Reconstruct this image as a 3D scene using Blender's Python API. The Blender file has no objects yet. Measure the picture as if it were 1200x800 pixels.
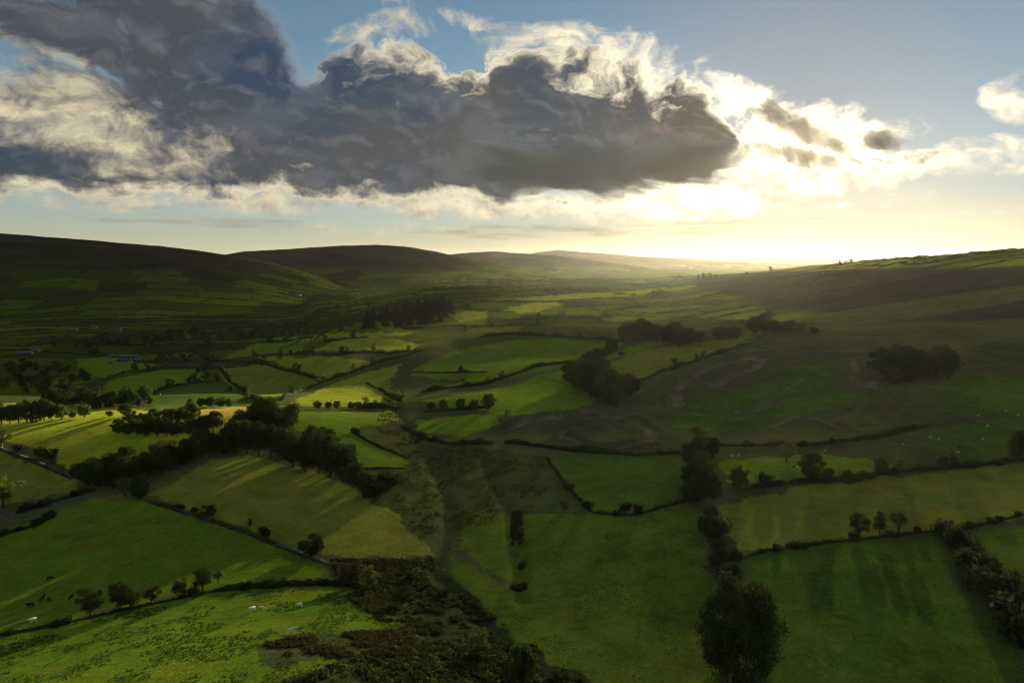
import bpy, bmesh, math, random
import numpy as np

sc = bpy.context.scene
COL = sc.collection
rad = math.radians

# ------------------------------------------------------------------ camera
CAM_Z = 120.0
PITCH = rad(6.75)
FPX = 802.0
cam_data = bpy.data.cameras.new('camera')
cam_data.lens = FPX / 1200 * 36
cam_data.clip_start = 1.0
cam_data.clip_end = 200000
cam = bpy.data.objects.new('camera', cam_data)
cam.location = (0, 0, CAM_Z)
cam.rotation_euler = (rad(90) - PITCH, 0, 0)
COL.objects.link(cam)
sc.camera = cam

SUN_AZ, SUN_EL = 21.9, 9.2
EXPOSURE = 2.35
SKY_STRENGTH = 0.05
SUN_STRENGTH = 5.0

sc.view_settings.view_transform = 'Standard'
sc.view_settings.look = 'None'
sc.view_settings.gamma = 1
sc.view_settings.exposure = EXPOSURE
sc.cycles.use_denoising = True
sc.cycles.max_bounces = 5
sc.cycles.diffuse_bounces = 2
sc.cycles.volume_bounces = 1
sc.cycles.transparent_max_bounces = 6
sc.cycles.use_adaptive_sampling = False
sc.cycles.filter_width = 1.1

def pix_dir(px, py):
    cx = (np.asarray(px, float) - 600) / FPX
    cy = (400 - np.asarray(py, float)) / FPX
    c, s = math.cos(PITCH), math.sin(PITCH)
    d = np.stack([cx, c + cy * s, -s + cy * c], -1)
    return d / np.linalg.norm(d, axis=-1, keepdims=True)

def azel(px, py):
    d = pix_dir(px, py)
    return float(np.degrees(np.arctan2(d[0], d[1]))), float(np.degrees(np.arcsin(d[2])))

# ------------------------------------------------------------------ world: sky with broken cloud
class X:
    """a node socket with arithmetic"""
    tree = None
    def __init__(self, s): self.s = s
    @staticmethod
    def op(kind, *a, clamp=False):
        n = X.tree.nodes.new('ShaderNodeMath'); n.operation = kind; n.use_clamp = clamp
        for i, v in enumerate(a):
            if isinstance(v, X): X.tree.links.new(v.s, n.inputs[i])
            else: n.inputs[i].default_value = v
        return X(n.outputs[0])
    def __add__(self, o): return X.op('ADD', self, o)
    __radd__ = __add__
    def __sub__(self, o): return X.op('SUBTRACT', self, o)
    def __rsub__(self, o): return X.op('SUBTRACT', o, self)
    def __mul__(self, o): return X.op('MULTIPLY', self, o)
    __rmul__ = __mul__
    def __truediv__(self, o): return X.op('DIVIDE', self, o)
    def max(self, o): return X.op('MAXIMUM', self, o)
    def min(self, o): return X.op('MINIMUM', self, o)
    def sq(self): return X.op('MULTIPLY', self, self)
    def exp(self): return X.op('EXPONENT', self)
    def abs(self): return X.op('ABSOLUTE', self)
    def smax(self, o, k): return X.op('SMOOTH_MAX', self, o, k)
    def step(self, a, b):
        n = X.tree.nodes.new('ShaderNodeMapRange'); n.interpolation_type = 'SMOOTHSTEP'
        X.tree.links.new(self.s, n.inputs[0])
        n.inputs[1].default_value = a; n.inputs[2].default_value = b
        return X(n.outputs[0])

def nd(tree, kind, **props):
    n = tree.nodes.new(kind)
    for k, v in props.items(): setattr(n, k, v)
    return n

def combine(x, y, z=0.0):
    n = X.tree.nodes.new('ShaderNodeCombineXYZ')
    for i, v in enumerate((x, y, z)):
        if isinstance(v, X): X.tree.links.new(v.s, n.inputs[i])
        else: n.inputs[i].default_value = v
    return n.outputs[0]

def noise(vec, scale, detail=6, rough=0.55, dist=0.0, color=False):
    n = X.tree.nodes.new('ShaderNodeTexNoise'); n.noise_dimensions = '3D'
    X.tree.links.new(vec, n.inputs['Vector'])
    n.inputs['Scale'].default_value = scale; n.inputs['Detail'].default_value = detail
    n.inputs['Roughness'].default_value = rough; n.inputs['Distortion'].default_value = dist
    return n.outputs['Color'] if color else X(n.outputs['Fac'])

def voro(vec, scale, detail=2, rough=0.5):
    n = X.tree.nodes.new('ShaderNodeTexVoronoi'); n.feature = 'SMOOTH_F1'; n.normalize = True
    X.tree.links.new(vec, n.inputs['Vector'])
    n.inputs['Scale'].default_value = scale; n.inputs['Detail'].default_value = detail
    n.inputs['Roughness'].default_value = rough; n.inputs['Smoothness'].default_value = 0.6
    return X(n.outputs['Distance'])

def mix(f, a, b):
    n = X.tree.nodes.new('ShaderNodeMix'); n.data_type = 'RGBA'
    n.clamp_factor = True
    if isinstance(f, X): X.tree.links.new(f.s, n.inputs[0])
    else: n.inputs[0].default_value = f
    for i, v in ((6, a), (7, b)):
        if isinstance(v, (tuple, list)): n.inputs[i].default_value = (*v, 1)
        else: X.tree.links.new(v, n.inputs[i])
    return n.outputs[2]

world = bpy.data.worlds.new('World'); sc.world = world; world.use_nodes = True
wt = world.node_tree
X.tree = wt
bg = wt.nodes['Background']
tc = nd(wt, 'ShaderNodeTexCoord')
sep = nd(wt, 'ShaderNodeSeparateXYZ')
wt.links.new(tc.outputs['Generated'], sep.inputs[0])
dx, dy, dz = X(sep.outputs[0]), X(sep.outputs[1]), X(sep.outputs[2])
DEG = 57.29578
az = X.op('ARCTAN2', dx, dy) * DEG
el = X.op('ARCSINE', dz) * DEG
sky = nd(wt, 'ShaderNodeTexSky', sky_type='NISHITA', sun_disc=False, sun_elevation=rad(SUN_EL), sun_rotation=rad(SUN_AZ),
         air_density=0.8, dust_density=0.25, ozone_density=2.5, altitude=100)
# angle from the sun
sx_, sy_, sz_ = (math.sin(rad(SUN_AZ)) * math.cos(rad(SUN_EL)), math.cos(rad(SUN_AZ)) * math.cos(rad(SUN_EL)), math.sin(rad(SUN_EL)))
sunang = X.op('ARCCOSINE', (dx * sx_ + dy * sy_ + dz * sz_).min(0.99999)) * DEG

def blobs(a, e, items):
    """union of soft ellipses given in degrees: (az, el, r_az, r_el, tilt, weight)"""
    F = None
    for (px, py, rx, ry, tilt, wgt) in items:
        ca, ce = azel(px, py)
        ra, re = rx * 0.0705, ry * 0.0705
        c, s = math.cos(rad(tilt)), math.sin(rad(tilt))
        ua, ue = a - ca, e - ce
        p = (ua * (c / ra) + ue * (s / ra)).sq() + (ue * (c / re) - ua * (s / re)).sq()
        f = ((1.0 - p) * wgt).max(-1.2)
        F = f if F is None else F.smax(f, 0.25)
    return F

def curve(x, pts, lo, hi):
    """piecewise curve of elevation over azimuth (both in degrees), pts measured as (px, py)"""
    n = X.tree.nodes.new('ShaderNodeFloatCurve')
    ae = sorted(azel(px, py) for px, py in pts)
    x0, x1 = ae[0][0], ae[-1][0]
    cv = n.mapping.curves[0]
    P = [((a_ - x0) / (x1 - x0), (e_ - lo) / (hi - lo)) for a_, e_ in ae]
    cv.points[0].location = P[0]; cv.points[1].location = P[-1]
    for p_ in P[1:-1]: cv.points.new(*p_)
    for p_ in cv.points: p_.handle_type = 'AUTO_CLAMPED'
    n.mapping.update()
    X.tree.links.new(((x - x0) * (1.0 / (x1 - x0))).s, n.inputs[1])
    return X(n.outputs[0]) * (hi - lo) + lo

# the big bank seen against the light, its loose pieces and the pale puffs; (px, py) are only how the directions were measured
TOP = [(-120, -60), (0, -50), (200, -45), (250, -40), (300, -5), (335, 40), (360, 68), (380, 70), (400, 52), (440, 44), (480, 56), (530, 68), (575, 62), (600, 48), (640, 66), (675, 58), (705, 72), (740, 62), (770, 92), (800, 92), (822, 84), (850, 108), (862, 150), (868, 230), (885, 420), (900, 420)]
BOT = [(-120, 226), (0, 229), (120, 226), (240, 234), (330, 228), (420, 238), (520, 236), (600, 240), (680, 232), (740, 222), (790, 214), (840, 206), (858, 190), (868, 180), (885, 150), (900, 150)]
DARK = [(1075, 190, 36, 8, 5, .3)]
STREAK = [(680, 271, 220, 12, 0, .8), (260, 262, 150, 10, 0, .7), (820, 262, 150, 6, 2, .5), (300, 245, 200, 6, 1, .4)]
HOLE = [(25, 74, 85, 24, -8, .42), (700, 232, 110, 9, -8, .35)]
FRONT = [(95, 150, 150, 40, -14, .62), (35, 100, 75, 26, -10, .5), (250, 165, 50, 26, -20, .22), (75, 72, 40, 12, -25, .22)]
PALE = [(945, 180, 115, 52, 0, .8), (230, 232, 330, 20, 0, .7), (520, 235, 290, 24, -3, .95), (780, 238, 140, 24, -4, .85), (820, 205, 90, 45, -10, .6),
        (440, 34, 72, 18, 8, .6), (590, 25, 75, 11, -12, .45), (640, 36, 55, 12, -20, .45), (462, 4, 22, 10, 0, .5), (700, 68, 150, 34, -12, .6), (875, 115, 60, 30, -20, .65), (990, 150, 85, 28, -10, .75),
        (1090, 195, 110, 20, 8, .6), (1195, 112, 24, 26, 0, .6), (1180, 196, 26, 8, 5, .35), (1085, 180, 160, 7, 4, .3),
        (880, 250, 260, 7, 3, .12), (420, 268, 260, 10, 0, .3), (1060, 258, 190, 6, 4, .12)]

def noise2(a, e, scale, detail, rough=0.56, color=False):
    n = X.tree.nodes.new('ShaderNodeTexNoise'); n.noise_dimensions = '2D'
    X.tree.links.new(combine(a, e), n.inputs['Vector'])
    n.inputs['Scale'].default_value = scale; n.inputs['Detail'].default_value = detail
    n.inputs['Roughness'].default_value = rough
    return n.outputs['Color'] if color else X(n.outputs['Fac'])

warp = nd(wt, 'ShaderNodeSeparateXYZ'); wt.links.new(noise2(az * 0.055, el * 0.085, 1.7, 4, color=True), warp.inputs[0])
wa, we = X(warp.outputs[0]) - 0.5, X(warp.outputs[1]) - 0.5
elw = (el + 1.0).max(0.2).min(12.0) / 12.0          # the layers lie flatter toward the horizon
aq = az + wa * 6.0 * elw
eq = el + we * 4.0 * elw
# beyond the measured part the same broken cover carries on
cover = noise2(az * 0.03 + 4.0, el * 0.06, 1.0, 3, 0.5)
outside = ((az.abs() - 38.0).step(0.0, 9.0)).max((el - 23.0).step(0.0, 8.0)) * el.step(1.5, 5.0)
generic = (cover - 0.47) * 5.0 - 2.0 * (1.0 - outside)

def billow(a, e, s=1.0, det=6):
    n = X.tree.nodes.new('ShaderNodeTexVoronoi'); n.feature = 'F1'; n.voronoi_dimensions = '2D'; n.normalize = True
    X.tree.links.new(combine(a * 0.1, e * 0.15), n.inputs['Vector'])
    n.inputs['Scale'].default_value = 3.6 * s; n.inputs['Detail'].default_value = 2.0; n.inputs['Roughness'].default_value = 0.55
    v = X(n.outputs['Distance'])
    return (0.42 - v) * 0.85 + (noise2(a * 0.1, e * 0.15, 3.2 * s, det, 0.64) - 0.5) * 1.8

n1 = billow(aq, eq, 1.0, 8)
n2 = billow(aq + 0.35, eq + 0.6, 1.0, 4)           # a little nearer the light
relief = n1 - n2
bank = ((curve(aq + (n1 * 1.6), TOP, -8, 36) - eq) * 0.36).min((eq - curve(aq, BOT, -8, 36)) * 0.62).min(1.1).max(-1.2)
Fd = (bank * az.step(-47.0, -40.0) - 1.2 * az.step(-40.0, -47.0)) .smax(blobs(aq, eq, DARK), 0.1)
Fd = Fd - blobs(aq, eq, HOLE).max(0.0) * 2.2
dd = Fd.max(generic) + n1 * 0.8 - 0.06
Fp = blobs(aq, eq, PALE).max(generic + 0.25)
n3 = billow(aq + 31.0, eq + 7.0, 1.15, 7)
dp = Fp + n3 * 0.75 - 0.15
dst = blobs(az + wa * 4.0, el + we * 1.2, STREAK) + (noise2(az * 0.05, el * 0.5, 3.0, 5, 0.6) - 0.5) * 2.4 - 0.25
dfr = blobs(aq, eq, FRONT) + n3 * 0.8 - 0.1

K = 2.0 ** (-EXPOSURE)
def cc(r, g, b, k=1.0): return (r * K * k, g * K * k, b * K * k)

near = ((sunang * -1.0) / 6.5).exp()                  # forward scattering toward the sun
nearw = ((sunang * -1.0) / 10.5).exp()
# clear air
bgcol = nd(wt, 'ShaderNodeMix', data_type='RGBA', blend_type='MULTIPLY'); bgcol.inputs[0].default_value = 1
hsv = nd(wt, 'ShaderNodeHueSaturation'); hsv.inputs['Saturation'].default_value = 0.95; hsv.inputs['Hue'].default_value = 0.482; wt.links.new(sky.outputs[0], hsv.inputs['Color'])
wt.links.new(hsv.outputs[0], bgcol.inputs[6]); bgcol.inputs[7].default_value = (SKY_STRENGTH,) * 3 + (1,)
soft = 0.36 - ((sunang * -1.0) / 14.0).exp() * 0.19      # added factor dimming the clear sky, most around the sun
sky_dim = nd(wt, 'ShaderNodeMix', data_type='RGBA', blend_type='MULTIPLY'); sky_dim.inputs[0].default_value = 1
wt.links.new(bgcol.outputs[2], sky_dim.inputs[6]); wt.links.new(combine(soft, soft, soft), sky_dim.inputs[7])
low = ((el.max(0.0) * -1.0) / 5.0).exp() * 0.82           # moist air near the horizon
clear = mix(low, sky_dim.outputs[2], mix(nearw * 1.6, cc(.53, .51, .35), cc(.80, .57, .22)))
# pale layer: cream, brilliant close to the sun
palecol = mix(nearw, cc(.70, .61, .42), cc(3.6, 3.1, 2.2))
palecol = mix((relief * -0.9) + 0.25, palecol, mix(nearw, cc(.24, .26, .29), cc(1.0, .85, .6)))
pa = dp.step(-0.02, 0.8)
c0 = mix(dst.step(0.0, 0.8) * 0.6, clear, mix(nearw, cc(.34, .31, .24), cc(.75, .55, .28)))
c1 = mix(pa, c0, palecol)
# dark layer
warm = noise2(az * 0.05, el * 0.09, 1.0, 2, 0.5)
core = mix(warm.step(.4, .62), cc(.036, .064, .112), cc(.072, .080, .094))
lump = noise2(aq * 0.09, eq * 0.17, 1.6, 5, 0.55)
core = mix((lump - 0.5) * 2.8, core, cc(.130, .150, .185))
core = mix(((sunang * -1.0) / 11.0).exp() * 1.6, core, cc(.105, .098, .075))
edge = mix(nearw, cc(.80, .72, .52), cc(2.4, 2.1, 1.5))
topleft = el.step(9.0, 13.0) * az.step(-9.0, -19.0)
edge = mix(topleft * 0.85, edge, cc(.20, .24, .30))
thick = (dd + n1 * 0.38).step(0.0, 0.85)
body = mix(thick, edge, core)
body = mix((relief * 0.9).max(0.0).min(0.5), body, mix(near, cc(.20, .20, .21), cc(.6, .5, .3)))
da = (dd - topleft * 0.1).step(0.0, 0.24) * (1.0 - topleft) + (dd + n1 * 0.4).step(-0.1, 0.9) * topleft
c2 = mix(da, c1, body)
# puffs in front of the bank
c2 = mix(dfr.step(0.0, 0.9) * 0.95, c2, mix((relief * -0.8) + 0.3, cc(.92, .80, .52), cc(.17, .18, .20)))
wt.links.new(c2, bg.inputs[0])
bg.inputs[1].default_value = 1.0
world.cycles.sampling_method = 'MANUAL'
world.cycles.sample_map_resolution = 512

# ------------------------------------------------------------------ sun
sun_data = bpy.data.lights.new('sun', 'SUN')
sun_data.energy = SUN_STRENGTH
sun_data.angle = rad(0.6)
sun_data.color = (1.0, 0.84, 0.54)
sun = bpy.data.objects.new('sun', sun_data)
from mathutils import Vector
sun.rotation_euler = Vector((sx_, sy_, sz_)).to_track_quat('Z', 'Y').to_euler()
COL.objects.link(sun)

# ------------------------------------------------------------------ terrain
def hashn(ix, iy, seed):
    h = (ix.astype(np.int64) * 374761393 + iy.astype(np.int64) * 668265263 + seed * 982451653) & 0xffffffff
    h = ((h ^ (h >> 13)) * 1274126177) & 0xffffffff
    h = ((h ^ (h >> 16)) * 2246822519) & 0xffffffff
    return ((h ^ (h >> 15)) & 0xffffff) / float(0xffffff)

def vnoise(x, y, seed=0):
    ix, iy = np.floor(x), np.floor(y)
    fx, fy = x - ix, y - iy
    fx = fx * fx * fx * (fx * (fx * 6 - 15) + 10); fy = fy * fy * fy * (fy * (fy * 6 - 15) + 10)
    a, b = hashn(ix, iy, seed), hashn(ix + 1, iy, seed)
    c, d = hashn(ix, iy + 1, seed), hashn(ix + 1, iy + 1, seed)
    return (a + (b - a) * fx) * (1 - fy) + (c + (d - c) * fx) * fy

def fbm(x, y, seed=0, octaves=4, gain=0.5):
    t, amp, tot = 0.0, 1.0, 0.0
    for o in range(octaves):
        t = t + amp * (vnoise(x, y, seed + o * 17) - 0.5); tot += amp
        x, y, amp = x * 2.03 + 11.3, y * 2.03 - 7.7, amp * gain
    return t / tot * 2

def ss(t):
    t = np.clip(t, 0, 1); return t * t * (3 - 2 * t)

def poly_dist(x, y, P):
    P = np.asarray(P, float); d = np.full(np.shape(x), 1e9)
    for (ax, ay), (bx, by) in zip(P[:-1], P[1:]):
        ux, uy = bx - ax, by - ay
        t = np.clip(((x - ax) * ux + (y - ay) * uy) / (ux * ux + uy * uy + 1e-9), 0, 1)
        d = np.minimum(d, np.hypot(x - ax - t * ux, y - ay - t * uy))
    return d

def flat(px, py, z=5.0):
    d = pix_dir(px, py); k = (z - CAM_Z) / d[2]
    return (d[0] * k, d[1] * k)

GULLY = [flat(*p) for p in [(640, 830), (590, 760), (545, 700), (505, 655), (525, 610), (520, 570), (500, 530), (470, 490), (455, 460), (440, 435)]]
DITCH = [flat(*p) for p in [(610, 700), (605, 650), (598, 600), (575, 560), (565, 535)]]

# (px at that distance, distance, height, width across, width along)
BUMPS = [(-100, 110, 16, 130, 90), (250, 120, 12, 90, 80),     # near spur below the camera
         (60, 425, 11, 190, 75), (300, 450, 8, 130, 75),                               # sunlit brow
         (560, 860, 20, 95, 125), (660, 880, 17, 90, 110),                            # rounded hill in the middle
         (430, 1010, 22, 70, 80), (340, 1150, 18, 120, 90), (470, 760, 8, 60, 90),
         (640, 660, 8, 90, 70), (530, 545, 7, 60, 35),
         (850, 820, 26, 170, 230), (780, 930, 14, 120, 120), (690, 500, 6, 70, 40),
         (720, 395, 4, 80, 60), (1010, 340, 4, 160, 70), (720, 290, 5, 60, 60), (300, 330, 6, 80, 60), (90, 300, 4, 90, 50),
         (1150, 640, 16, 150, 120),
         (560, 1700, 16, 260, 160), (700, 2300, 16, 350, 220), (520, 2500, 18, 300, 200), (620, 1400, 9, 180, 110), (450, 1350, 24, 150, 130)]

RIDGES = [  # distance, reach of the near side, reach of the far side, floor, skyline as (px, row)
    (3700, 1500, 1800, -80, [(-700, 262), (-400, 262), (-150, 268), (0, 274), (60, 279), (120, 284), (180, 288), (230, 294), (265, 300), (300, 307), (350, 322), (420, 345)]),
    (5200, 1500, 1800, -70, [(100, 330), (180, 312), (240, 303), (265, 299), (290, 294), (340, 292), (400, 288), (440, 287), (480, 290), (510, 295), (540, 302), (600, 314), (660, 326), (720, 340)]),
    (7600, 1900, 2200, -50, [(420, 314), (480, 303), (540, 297), (580, 295), (620, 297), (680, 303), (750, 312), (800, 320), (860, 330)]),
    (11500, 3000, 3500, -50, [(520, 304), (600, 300), (630, 296), (655, 293), (690, 296), (740, 300), (800, 304), (860, 307), (950, 310), (1100, 311), (1700, 309)]),
    (19000, 5000, 5000, -60, [(-1500, 300), (600, 302), (700, 300), (800, 302), (1000, 304), (1900, 302)])]
_rz = []
for yk, wn, wf, fl, pts in RIDGES:
    xs, zs = [], []
    for px, py in pts:
        d = pix_dir(px, py); xs.append(d[0] / d[1] * yk); zs.append(CAM_Z + d[2] / d[1] * yk)
    _rz.append((yk, wn, wf, fl, np.array(xs), np.array(zs)))

CREST = [(1, -400, 175), (1, 600, 178), (1, 1100, 166), (1, 1600, 153), (1, 2000, 131), (1, 2600, 112), (1, 3300, 66), (1, 4000, 36), (1, 5200, 0), (1, 8000, -10)]
def right_hill(x, y):
    zc = np.interp(y, [c[1] for c in CREST], [c[2] for c in CREST])
    foot = np.interp(y, [0, 300, 640, 1000, 2000, 3000, 4000, 6000], [420, 400, 400, 360, 380, 560, 800, 1100])
    xc = np.interp(y, [0, 1600, 2600, 4000, 6000], [1150, 1210, 1290, 1120, 1300])
    t = np.clip((x - foot) / (xc - foot), 0, 1.0)
    prof = 0.55 * t + 0.45 * ss(t)
    prof = prof + 0.05 * np.sin(t * 9 + y * 0.002) * t * (1 - t) * 2
    over = np.clip(x - xc, 0, 6000)
    return (zc - 4) * prof - over * 0.01

def height(x, y):
    x = np.asarray(x, float); y = np.asarray(y, float)
    z = np.full(np.broadcast(x, y).shape, 4.0)
    # gentle lift on the right, the low ground of the valley on the left
    z = z + 22 * ss((x - 20) / 420) * ss((1300 - y) / 700)
    sx = ss((-x - 0.10 * y + 30) / 420)
    z = z - 44 * ss((y - 575) / 190) * ss((-x - 0.30 * y + 60) / 130) - 42 * sx * ss((y - 620) / 800)
    z = z - 10 * ss((-x - 40) / 300) * ss((500 - y) / 300)
    r = right_hill(x, y)
    z = z + np.maximum(r, 0) * ss((y + 200) / 500)
    for (px, dist, h, wx, wy) in BUMPS:
        bx = (px - 600) / FPX * dist
        z = z + h * np.exp(-((x - bx) / wx) ** 2 - ((y - dist) / wy) ** 2)
    dg = poly_dist(x, y, GULLY)
    z = z - 5 * np.exp(-(dg / 38) ** 2) - 1.6 * np.exp(-(dg / 4) ** 2) * (y < 800)
    z = z - 1.5 * np.exp(-(poly_dist(x, y, DITCH) / 3.0) ** 2)
    # rolling
    far = ss((y - 250) / 900)
    z = z + fbm(x / 170, y / 150, 3, 3) * (2.2 + 5 * far) + fbm(x / 45, y / 45, 9, 3) * (0.5 + 0.5 * far)
    for yk, wn, wf, fl, xs, zs in _rz:
        t = y - yk
        hk = np.interp(x, xs, zs)
        p = np.where(t < 0, ss(1 + t / wn), ss(1 - t / wf))
        rough = fbm(x / 700, y / 700, int(yk), 4) * 26 * p * (1 - 0.75 * p)
        zr = fl + (hk - fl) * p + rough + fbm(x / 160, y / 160, int(yk) + 5, 3) * 7 * p
        k = 14.0
        dlt = np.clip(0.5 + 0.5 * (zr - z) / k, 0, 1)
        z = np.where(p > 0, z * (1 - dlt) + zr * dlt + k * dlt * (1 - dlt), z)
    return z

_steps = np.geomspace(60, 24000, 760)
_taz = np.radians(np.linspace(-56, 56, 900))
_tz = height(np.sin(_taz)[:, None] * _steps, np.cos(_taz)[:, None] * _steps)      # heights along lines of sight, for a fast first look
def ground_at(px, py):
    """where a line of sight first meets the land"""
    px = np.atleast_1d(np.asarray(px, float)); py = np.atleast_1d(np.asarray(py, float))
    D = pix_dir(px, py)
    hor = np.hypot(D[:, 0], D[:, 1]); D = D / hor[:, None]           # per horizontal metre
    out = np.zeros((len(px), 3))
    f = np.clip((np.arctan2(D[:, 0], D[:, 1]) - _taz[0]) / (_taz[1] - _taz[0]), 0, len(_taz) - 1.001)
    i0 = f.astype(int); w = (f - i0)[:, None]
    below = CAM_Z + D[:, 2:3] * _steps < _tz[i0] * (1 - w) + _tz[i0 + 1] * w
    idx = np.where(below.any(1), below.argmax(1), len(_steps) - 1)
    lo = _steps[np.maximum(idx - 1, 0)].copy(); hi = _steps[idx].copy()
    for _ in range(14):
        m = (lo + hi) / 2
        b = CAM_Z + D[:, 2] * m < height(D[:, 0] * m, D[:, 1] * m)
        hi = np.where(b, m, hi); lo = np.where(b, lo, m)
    out[:, 0] = D[:, 0] * hi; out[:, 1] = D[:, 1] * hi
    out[:, 2] = height(out[:, 0], out[:, 1])
    return out

def path_at(pts, step_px=6.0):
    """a measured line laid on the land, sampled densely"""
    P = []
    for (a, b), (c, d) in zip(pts[:-1], pts[1:]):
        n = max(1, int(math.hypot(c - a, d - b) / step_px))
        for i in range(n): P.append((a + (c - a) * i / n, b + (d - b) * i / n))
    P.append(pts[-1])
    P = np.array(P, float)
    return ground_at(P[:, 0], P[:, 1])

# ------------------------------------------------------------------ land use
LUSH, MID, OLIVE, LIT, STRAW = (.106, .165, .012), (.100, .148, .015), (.130, .148, .023), (.21, .25, .02), (.28, .23, .045)  # LIT: yellowish pasture with sunlight brightness put into its colour
SUNNY, NEARL, NEARM = (.178, .208, .020), (.092, .142, .012), (.080, .116, .015)  # SUNNY: sunlit look of the knoll and plateau fields painted into the colour
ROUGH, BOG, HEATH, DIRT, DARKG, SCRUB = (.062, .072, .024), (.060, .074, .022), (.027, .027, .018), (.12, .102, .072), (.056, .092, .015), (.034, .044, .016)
FIELDS = [
    (SCRUB, [(395, 700), (455, 668), (505, 652), (540, 692), (600, 740), (690, 800), (760, 880), (200, 880), (270, 815), (400, 775), (470, 745)]),
    (NEARL, [(-200, 775), (0, 747), (100, 724), (200, 702), (300, 688), (395, 686), (440, 702), (478, 742), (400, 775), (270, 815), (200, 900), (-300, 900)]),
    (ROUGH, [(300, 755), (360, 742), (480, 738), (485, 755), (400, 768), (320, 780)]),
    (NEARL, [(-120, 650), (0, 622), (60, 604), (120, 580), (172, 586), (240, 608), (330, 642), (386, 662), (380, 678), (300, 684), (200, 698), (100, 720), (0, 743), (-200, 772)]),
    (OLIVE, [(180, 578), (250, 538), (290, 532), (370, 552), (420, 578), (460, 602), (512, 653), (380, 650), (330, 635), (240, 602)]),
    (ROUGH, [(386, 653), (512, 655), (450, 668), (400, 686), (384, 680)]),
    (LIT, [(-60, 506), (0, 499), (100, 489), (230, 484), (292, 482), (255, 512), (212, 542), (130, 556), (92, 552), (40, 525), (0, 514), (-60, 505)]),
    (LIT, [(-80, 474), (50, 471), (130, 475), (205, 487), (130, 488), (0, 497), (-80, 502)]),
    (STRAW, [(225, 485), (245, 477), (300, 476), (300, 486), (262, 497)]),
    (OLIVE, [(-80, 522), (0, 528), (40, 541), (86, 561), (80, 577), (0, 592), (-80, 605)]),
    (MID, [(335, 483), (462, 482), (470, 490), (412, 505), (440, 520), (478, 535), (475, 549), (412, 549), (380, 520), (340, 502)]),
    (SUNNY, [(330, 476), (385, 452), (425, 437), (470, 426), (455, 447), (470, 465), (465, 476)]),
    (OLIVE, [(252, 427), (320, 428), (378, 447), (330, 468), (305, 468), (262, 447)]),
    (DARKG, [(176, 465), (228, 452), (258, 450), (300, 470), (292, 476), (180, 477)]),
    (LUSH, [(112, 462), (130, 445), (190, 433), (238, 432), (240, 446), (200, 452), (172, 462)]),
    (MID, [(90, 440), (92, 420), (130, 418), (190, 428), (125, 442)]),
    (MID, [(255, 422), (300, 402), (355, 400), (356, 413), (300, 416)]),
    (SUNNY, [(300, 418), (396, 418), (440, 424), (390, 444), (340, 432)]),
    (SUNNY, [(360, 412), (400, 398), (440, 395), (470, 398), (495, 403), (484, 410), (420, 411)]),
    (SUNNY, [(300, 398), (365, 393), (430, 390), (485, 389), (470, 394), (380, 399)]),
    (BOG, [(470, 548), (500, 526), (560, 525), (645, 535), (668, 575), (645, 590), (590, 600), (470, 600)]),
    (ROUGH, [(470, 600), (530, 600), (540, 640), (512, 650), (462, 602)]),
    (NEARM, [(548, 596), (598, 600), (606, 682), (580, 672), (538, 640)]),
    (NEARM, [(606, 602), (690, 602), (740, 606), (800, 592), (828, 604), (836, 680), (850, 790), (900, 900), (780, 900), (690, 800), (560, 710), (525, 670), (532, 652), (608, 694)]),
    (DARKG, [(648, 533), (812, 534), (806, 582), (740, 602), (692, 598), (658, 562)]),
    (OLIVE, [(848, 592), (950, 570), (1100, 552), (1290, 533), (1290, 598), (1120, 618), (1000, 630), (900, 642), (872, 652), (850, 627)]),
    (DARKG, [(872, 656), (900, 647), (1000, 634), (1095, 627), (1130, 690), (1180, 745), (1280, 900), (905, 900), (885, 760), (868, 690)]),
    (NEARM, [(1120, 625), (1290, 600), (1290, 760), (1190, 690), (1140, 650)]),
    (MID, [(845, 540), (900, 536), (960, 530), (1045, 542), (1040, 552), (950, 562), (880, 567), (850, 567)]),
    (DARKG, [(1080, 512), (1140, 493), (1290, 483), (1290, 528), (1180, 537), (1100, 543)]),
    (DARKG, [(1060, 478), (1110, 440), (1290, 440), (1290, 478), (1140, 486)]),
    (MID, [(482, 432), (540, 409), (600, 398), (660, 398), (732, 403), (702, 415), (640, 435), (560, 448), (482, 440)]),
    (LUSH, [(492, 470), (600, 452), (640, 437), (692, 426), (692, 460), (702, 480), (600, 486), (530, 478)]),
    (LUSH, [(485, 492), (585, 484), (580, 500), (545, 512), (492, 506)]),
    (OLIVE, [(690, 434), (760, 408), (860, 396), (882, 400), (800, 427), (742, 448), (702, 444)]),
    (LUSH, [(705, 418), (760, 400), (800, 398), (760, 408), (700, 425)]),
    (ROUGH, [(590, 500), (660, 482), (760, 455), (800, 430), (880, 405), (960, 400), (1060, 410), (1105, 470), (1080, 500), (950, 520), (820, 520), (745, 530), (620, 520)]),
    (DARKG, [(815, 470), (880, 455), (930, 430), (960, 420), (1000, 470), (900, 505), (780, 500)]),
    (SUNNY, [(525, 368), (570, 362), (572, 372), (540, 378)]), (SUNNY, [(590, 362), (640, 352), (660, 358), (610, 368)]),
    (SUNNY, [(568, 352), (660, 345), (760, 340), (755, 346), (650, 352)]), (SUNNY, [(720, 345), (760, 338), (820, 334), (790, 341)]),
    (MID, [(860, 402), (882, 382), (900, 380), (890, 392)]), (ROUGH, [(940, 372), (1010, 360), (1120, 345), (1210, 332), (1210, 350), (1080, 372), (950, 384)]),
]
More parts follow.
